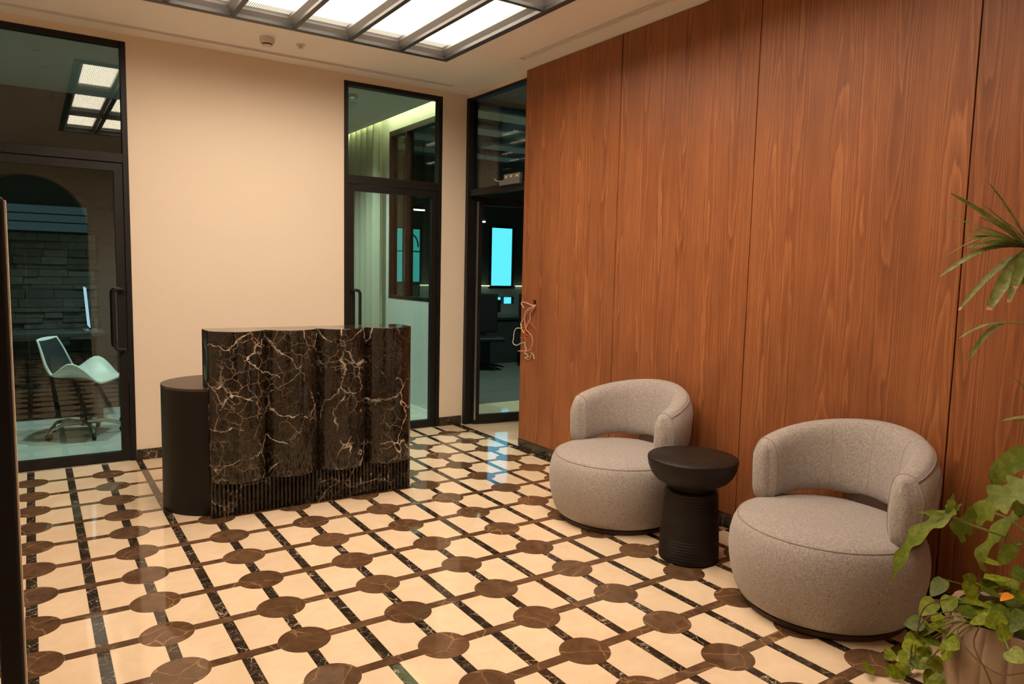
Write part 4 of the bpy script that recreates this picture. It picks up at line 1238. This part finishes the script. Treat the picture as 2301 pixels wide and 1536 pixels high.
ml = tag(empty('meeting_downlight', (2.5, 7.3, ZC)), 'recessed downlight in the ceiling of the curtained room', 'downlight')
MB().lathe([(0.05, 0.0), (0.048, -0.004), (0.04, -0.004)][::-1], 24).build('trim_ring', 'white_plastic', ml)
ld = bpy.data.lights.new('meeting_lamp', 'SPOT'); ld.energy = 210; ld.color = (0.85, 1.0, 0.90); ld.spot_size = math.radians(140); ld.spot_blend = 0.8; ld.shadow_soft_size = 0.05
lo = bpy.data.objects.new('lamp', ld); COL.objects.link(lo); lo.parent = ml; lo.location = (0, 0, -0.02)
ms = tag(empty('smoke_detector', (2.62, 6.75, ZC)), 'small smoke detector on the ceiling of the curtained room', 'smoke detector')
MB().lathe([(0.05, 0.0), (0.05, -0.03), (0.03, -0.045)][::-1], 24).build('body', 'grey_metal', ms, smooth=True)

# ------------------------------------------------------------------ large dark office beyond
EX, EY = 9.2, 10.5
struct(BOX('floor_hall', 'cream', XR + 0.3, EX, 3.0, 6.88, -0.06, -0.0005), 'cream floor strip of the dark open office', 'floor')
struct(BOX('floor_carpet', 'carpet_dark', XR + 0.3, EX, 6.88, EY, -0.06, -0.0005), 'dark carpet deeper in the open office', 'floor')
fh = BOX('floor_passage', 'cream', XR, XR + 0.3, 3.0, Y_WOOD + 0.001, -0.06, -0.0005); struct(fh, 'cream floor strip behind the panelling', 'floor')
struct(BOX('floor_passage_back', 'cream', XR + 0.08, XR + 0.3, YB + 0.001, EY, -0.06, -0.0005), 'cream floor strip along the inner window', 'floor')
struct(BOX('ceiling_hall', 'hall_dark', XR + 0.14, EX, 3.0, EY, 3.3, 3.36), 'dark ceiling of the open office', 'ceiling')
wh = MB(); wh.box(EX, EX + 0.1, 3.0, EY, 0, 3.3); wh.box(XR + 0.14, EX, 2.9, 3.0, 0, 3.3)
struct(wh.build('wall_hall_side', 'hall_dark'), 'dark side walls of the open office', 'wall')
# far wall with window openings and painted backsplash reflections
wf2 = MB()
FW = [(4.62, 5.20, 1.30, 2.13), (6.55, 6.97, 1.25, 2.23), (6.57, 6.76, 0.94, 1.05), (6.84, 6.98, 0.94, 1.05)]
wf2.box(XR, EX, EY + 0.02, EY + 0.1, 0, 3.3)
far = struct(wf2.build('wall_hall_far', 'hall_dark'), 'dark far wall of the open office with daylit windows', 'wall')
for i, (x0, x1, z0, z1) in enumerate(FW[:2]):
    w = struct(empty('window_%d' % (i + 2), ((x0+x1)/2, EY, z0)), ['small teal daylight window seen through the inner window', 'tall bright blue window beyond the open door'][i], 'window')
    hw = (x1-x0)/2
    MB().box(-hw, hw, 0.002, 0.018, 0, z1-z0).build('pane', ['day_window_teal', 'day_window'][i], w)
    for (a, b, c, d) in ((-hw - 0.03, -hw, -0.03, z1-z0+0.03), (hw, hw + 0.03, -0.03, z1-z0+0.03), (-hw, hw, -0.03, 0), (-hw, hw, z1-z0, z1-z0+0.03)):
        MB().box(a, b, -0.02, 0.02, c, d).build('frame_bar', 'frame_metal', w)
    if i == 0:
        MB().box(-0.012, 0.012, -0.02, 0.0, 0, z1-z0).build('frame_bar', 'frame_metal', w)
        MB().box(-hw, hw, -0.02, 0.0, 0.47, 0.49).build('frame_bar', 'frame_metal', w)
        MB().tube([(0.12 + 0.13*math.cos(PI*q/12), -0.03, 0.55 + 0.2*math.sin(PI*q/12)) for q in range(13)], 0.012, 6).build('arched_bar', 'frame_metal', w)
w = struct(empty('window_4', (6.775, EY, 0.94)), 'pair of small glowing panes painting the blue window reflection in the backsplash', 'window')  # window mirrored in the glossy backsplash, put in as glowing panes
for (x0, x1, z0, z1) in FW[2:]:
    MB().box(x0 - 6.775, x1 - 6.775, 0.002, 0.018, 0, z1 - z0).build('pane', 'day_window', w)
# lit back counter
kc = tag(empty('back_counter', (6.7, EY - 0.35, 0)), 'far kitchen counter with lit pale backsplash in the dark office', 'counter')
MB().box(-1.5, 1.3, -0.30, 0.34, 0.0, 0.72).build('cabinet', 'counter_black', kc)
MB().box(-1.52, 1.32, -0.33, 0.34, 0.72, 0.755).build('worktop', 'counter_black', kc)
MB().box(-1.5, -0.20, 0.33, 0.345, 0.755, 1.235).build('backsplash', 'backsplash', kc)
MB().box(-0.20, 0.34, 0.33, 0.345, 0.755, 0.93).build('backsplash', 'backsplash', kc)
MB().box(-0.20, 0.34, 0.33, 0.345, 1.06, 1.20).build('backsplash', 'backsplash', kc)
MB().box(0.34, 1.3, 0.33, 0.345, 0.755, 1.235).build('backsplash', 'backsplash', kc)
MB().box(-1.5, -0.20, 0.29, 0.325, 1.24, 1.255).build('lamp_strip', 'undershelf', kc); MB().box(0.34, 1.3, 0.29, 0.325, 1.24, 1.255).build('lamp_strip', 'undershelf', kc)
mn = tag(empty('desk_monitor', (6.30, EY - 0.40, 0.755)), 'dark monitor silhouetted on the far counter below the blue window', 'monitor')
MB().box(-0.20, 0.20, -0.015, 0.015, 0.06, 0.27).build('screen', 'dark_plastic', mn, bevel=0.004)
MB().box(-0.09, 0.09, -0.07, 0.07, 0.0, 0.012).build('foot', 'dark_plastic', mn)
MB().box(-0.02, 0.02, -0.005, 0.012, 0.012, 0.08).build('stand', 'dark_plastic', mn)
def office_task_chair(x, y, rz, label):
    t = tag(empty('task_chair', (x, y, 0), rz), label, 'office chair', 'dark task chairs')
    MB().box(-0.22, 0.22, 0.18, 0.22, 0.55, 1.16).build('backrest', 'dark_plastic', t, bevel=0.03, seg=3)
    MB().box(-0.23, 0.23, -0.24, 0.22, 0.44, 0.50).build('seat', 'dark_plastic', t, bevel=0.02, seg=3)
    MB().tube([(0, 0, 0.06), (0, 0, 0.44)], 0.025, 10).build('gas_column', 'dark_plastic', t)
    for k in range(5):
        a = 2*PI*k/5
        MB().tube([(0, 0, 0.09), (0.28*math.cos(a), 0.28*math.sin(a), 0.04)], [0.022, 0.014], 6).build('base_arm', 'dark_plastic', t)
office_task_chair(6.62, 9.20, 0.35, 'dark task chair silhouetted in front of the far lit counter')
office_task_chair(5.75, 9.30, -0.3, 'dark task chair left of the other one before the far counter')
# ceiling panels of the dark office
for i in range(4):
    for j in range(2):
        x, y = 4.55 + 1.25*j, 6.95 + 0.85*i
        cp = tag(empty('ceiling_panel', (x, y, 3.2)), 'unlit pale ceiling panel in the dark office, row %s from the lobby, %s column' % (['first', 'second', 'third', 'fourth'][i], ['near', 'far'][j]), 'ceiling panel', 'unlit ceiling panels in the dark office')
        MB().box(-0.50, 0.50, -0.17, 0.17, 0.0, 0.02).build('panel', 'office_white', cp)
        for s in (-0.4, 0.4): MB().tube([(s, 0, 0.02), (s, 0, 0.10)], 0.005, 6).build('hanger', 'dark_plastic', cp)
for i, (x, y, z, l) in enumerate(((5.45, 9.1, 2.20, 0.22), (4.55, 9.3, 2.32, 0.25), (5.05, 9.6, 2.18, 0.25))):
    pd = tag(empty('linear_pendant', (x, y, z)), ['short bright linear lamp beyond the open door', 'short bright linear lamp seen left in the inner window', 'short bright linear lamp seen right in the inner window'][i], 'pendant lamp', 'linear lamps in the dark office')
    MB().box(-l/2, l/2, -0.015, 0.015, 0, 0.02).build('lamp_tube', 'lamp_white', pd)
    MB().box(-l/2, l/2, -0.02, 0.02, 0.02, 0.05).build('housing', 'dark_plastic', pd)
    for s in (-0.4, 0.4): MB().tube([(s*l, 0, 0.05), (s*l, 0, 3.3 - z)], 0.003, 5).build('cord', 'dark_plastic', pd)

for i, (x, y) in enumerate(((4.5, 6.0), (5.6, 8.2))):  # fill lamps added to brighten the dark office, no such fittings seen
    lt = tag(empty('hall_fill_lamp', (x, y, 3.3)), ['added fill lamp in the dark office near the open door', 'added fill lamp deep in the dark office'][i], 'downlight', 'added dark office fill lamps')
    MB().lathe([(0.05, 0.0), (0.048, -0.004), (0.04, -0.004)][::-1], 24).build('trim_ring', 'white_plastic', lt)
    ld = bpy.data.lights.new('hall_fill_spot', 'SPOT'); ld.energy = (70, 300)[i]; ld.color = (0.85, 1.0, 0.93); ld.spot_size = math.radians(120); ld.spot_blend = 0.8; ld.shadow_soft_size = 0.05
    lo = bpy.data.objects.new('lamp', ld); COL.objects.link(lo); lo.parent = lt; lo.location = (0, 0, -0.02)
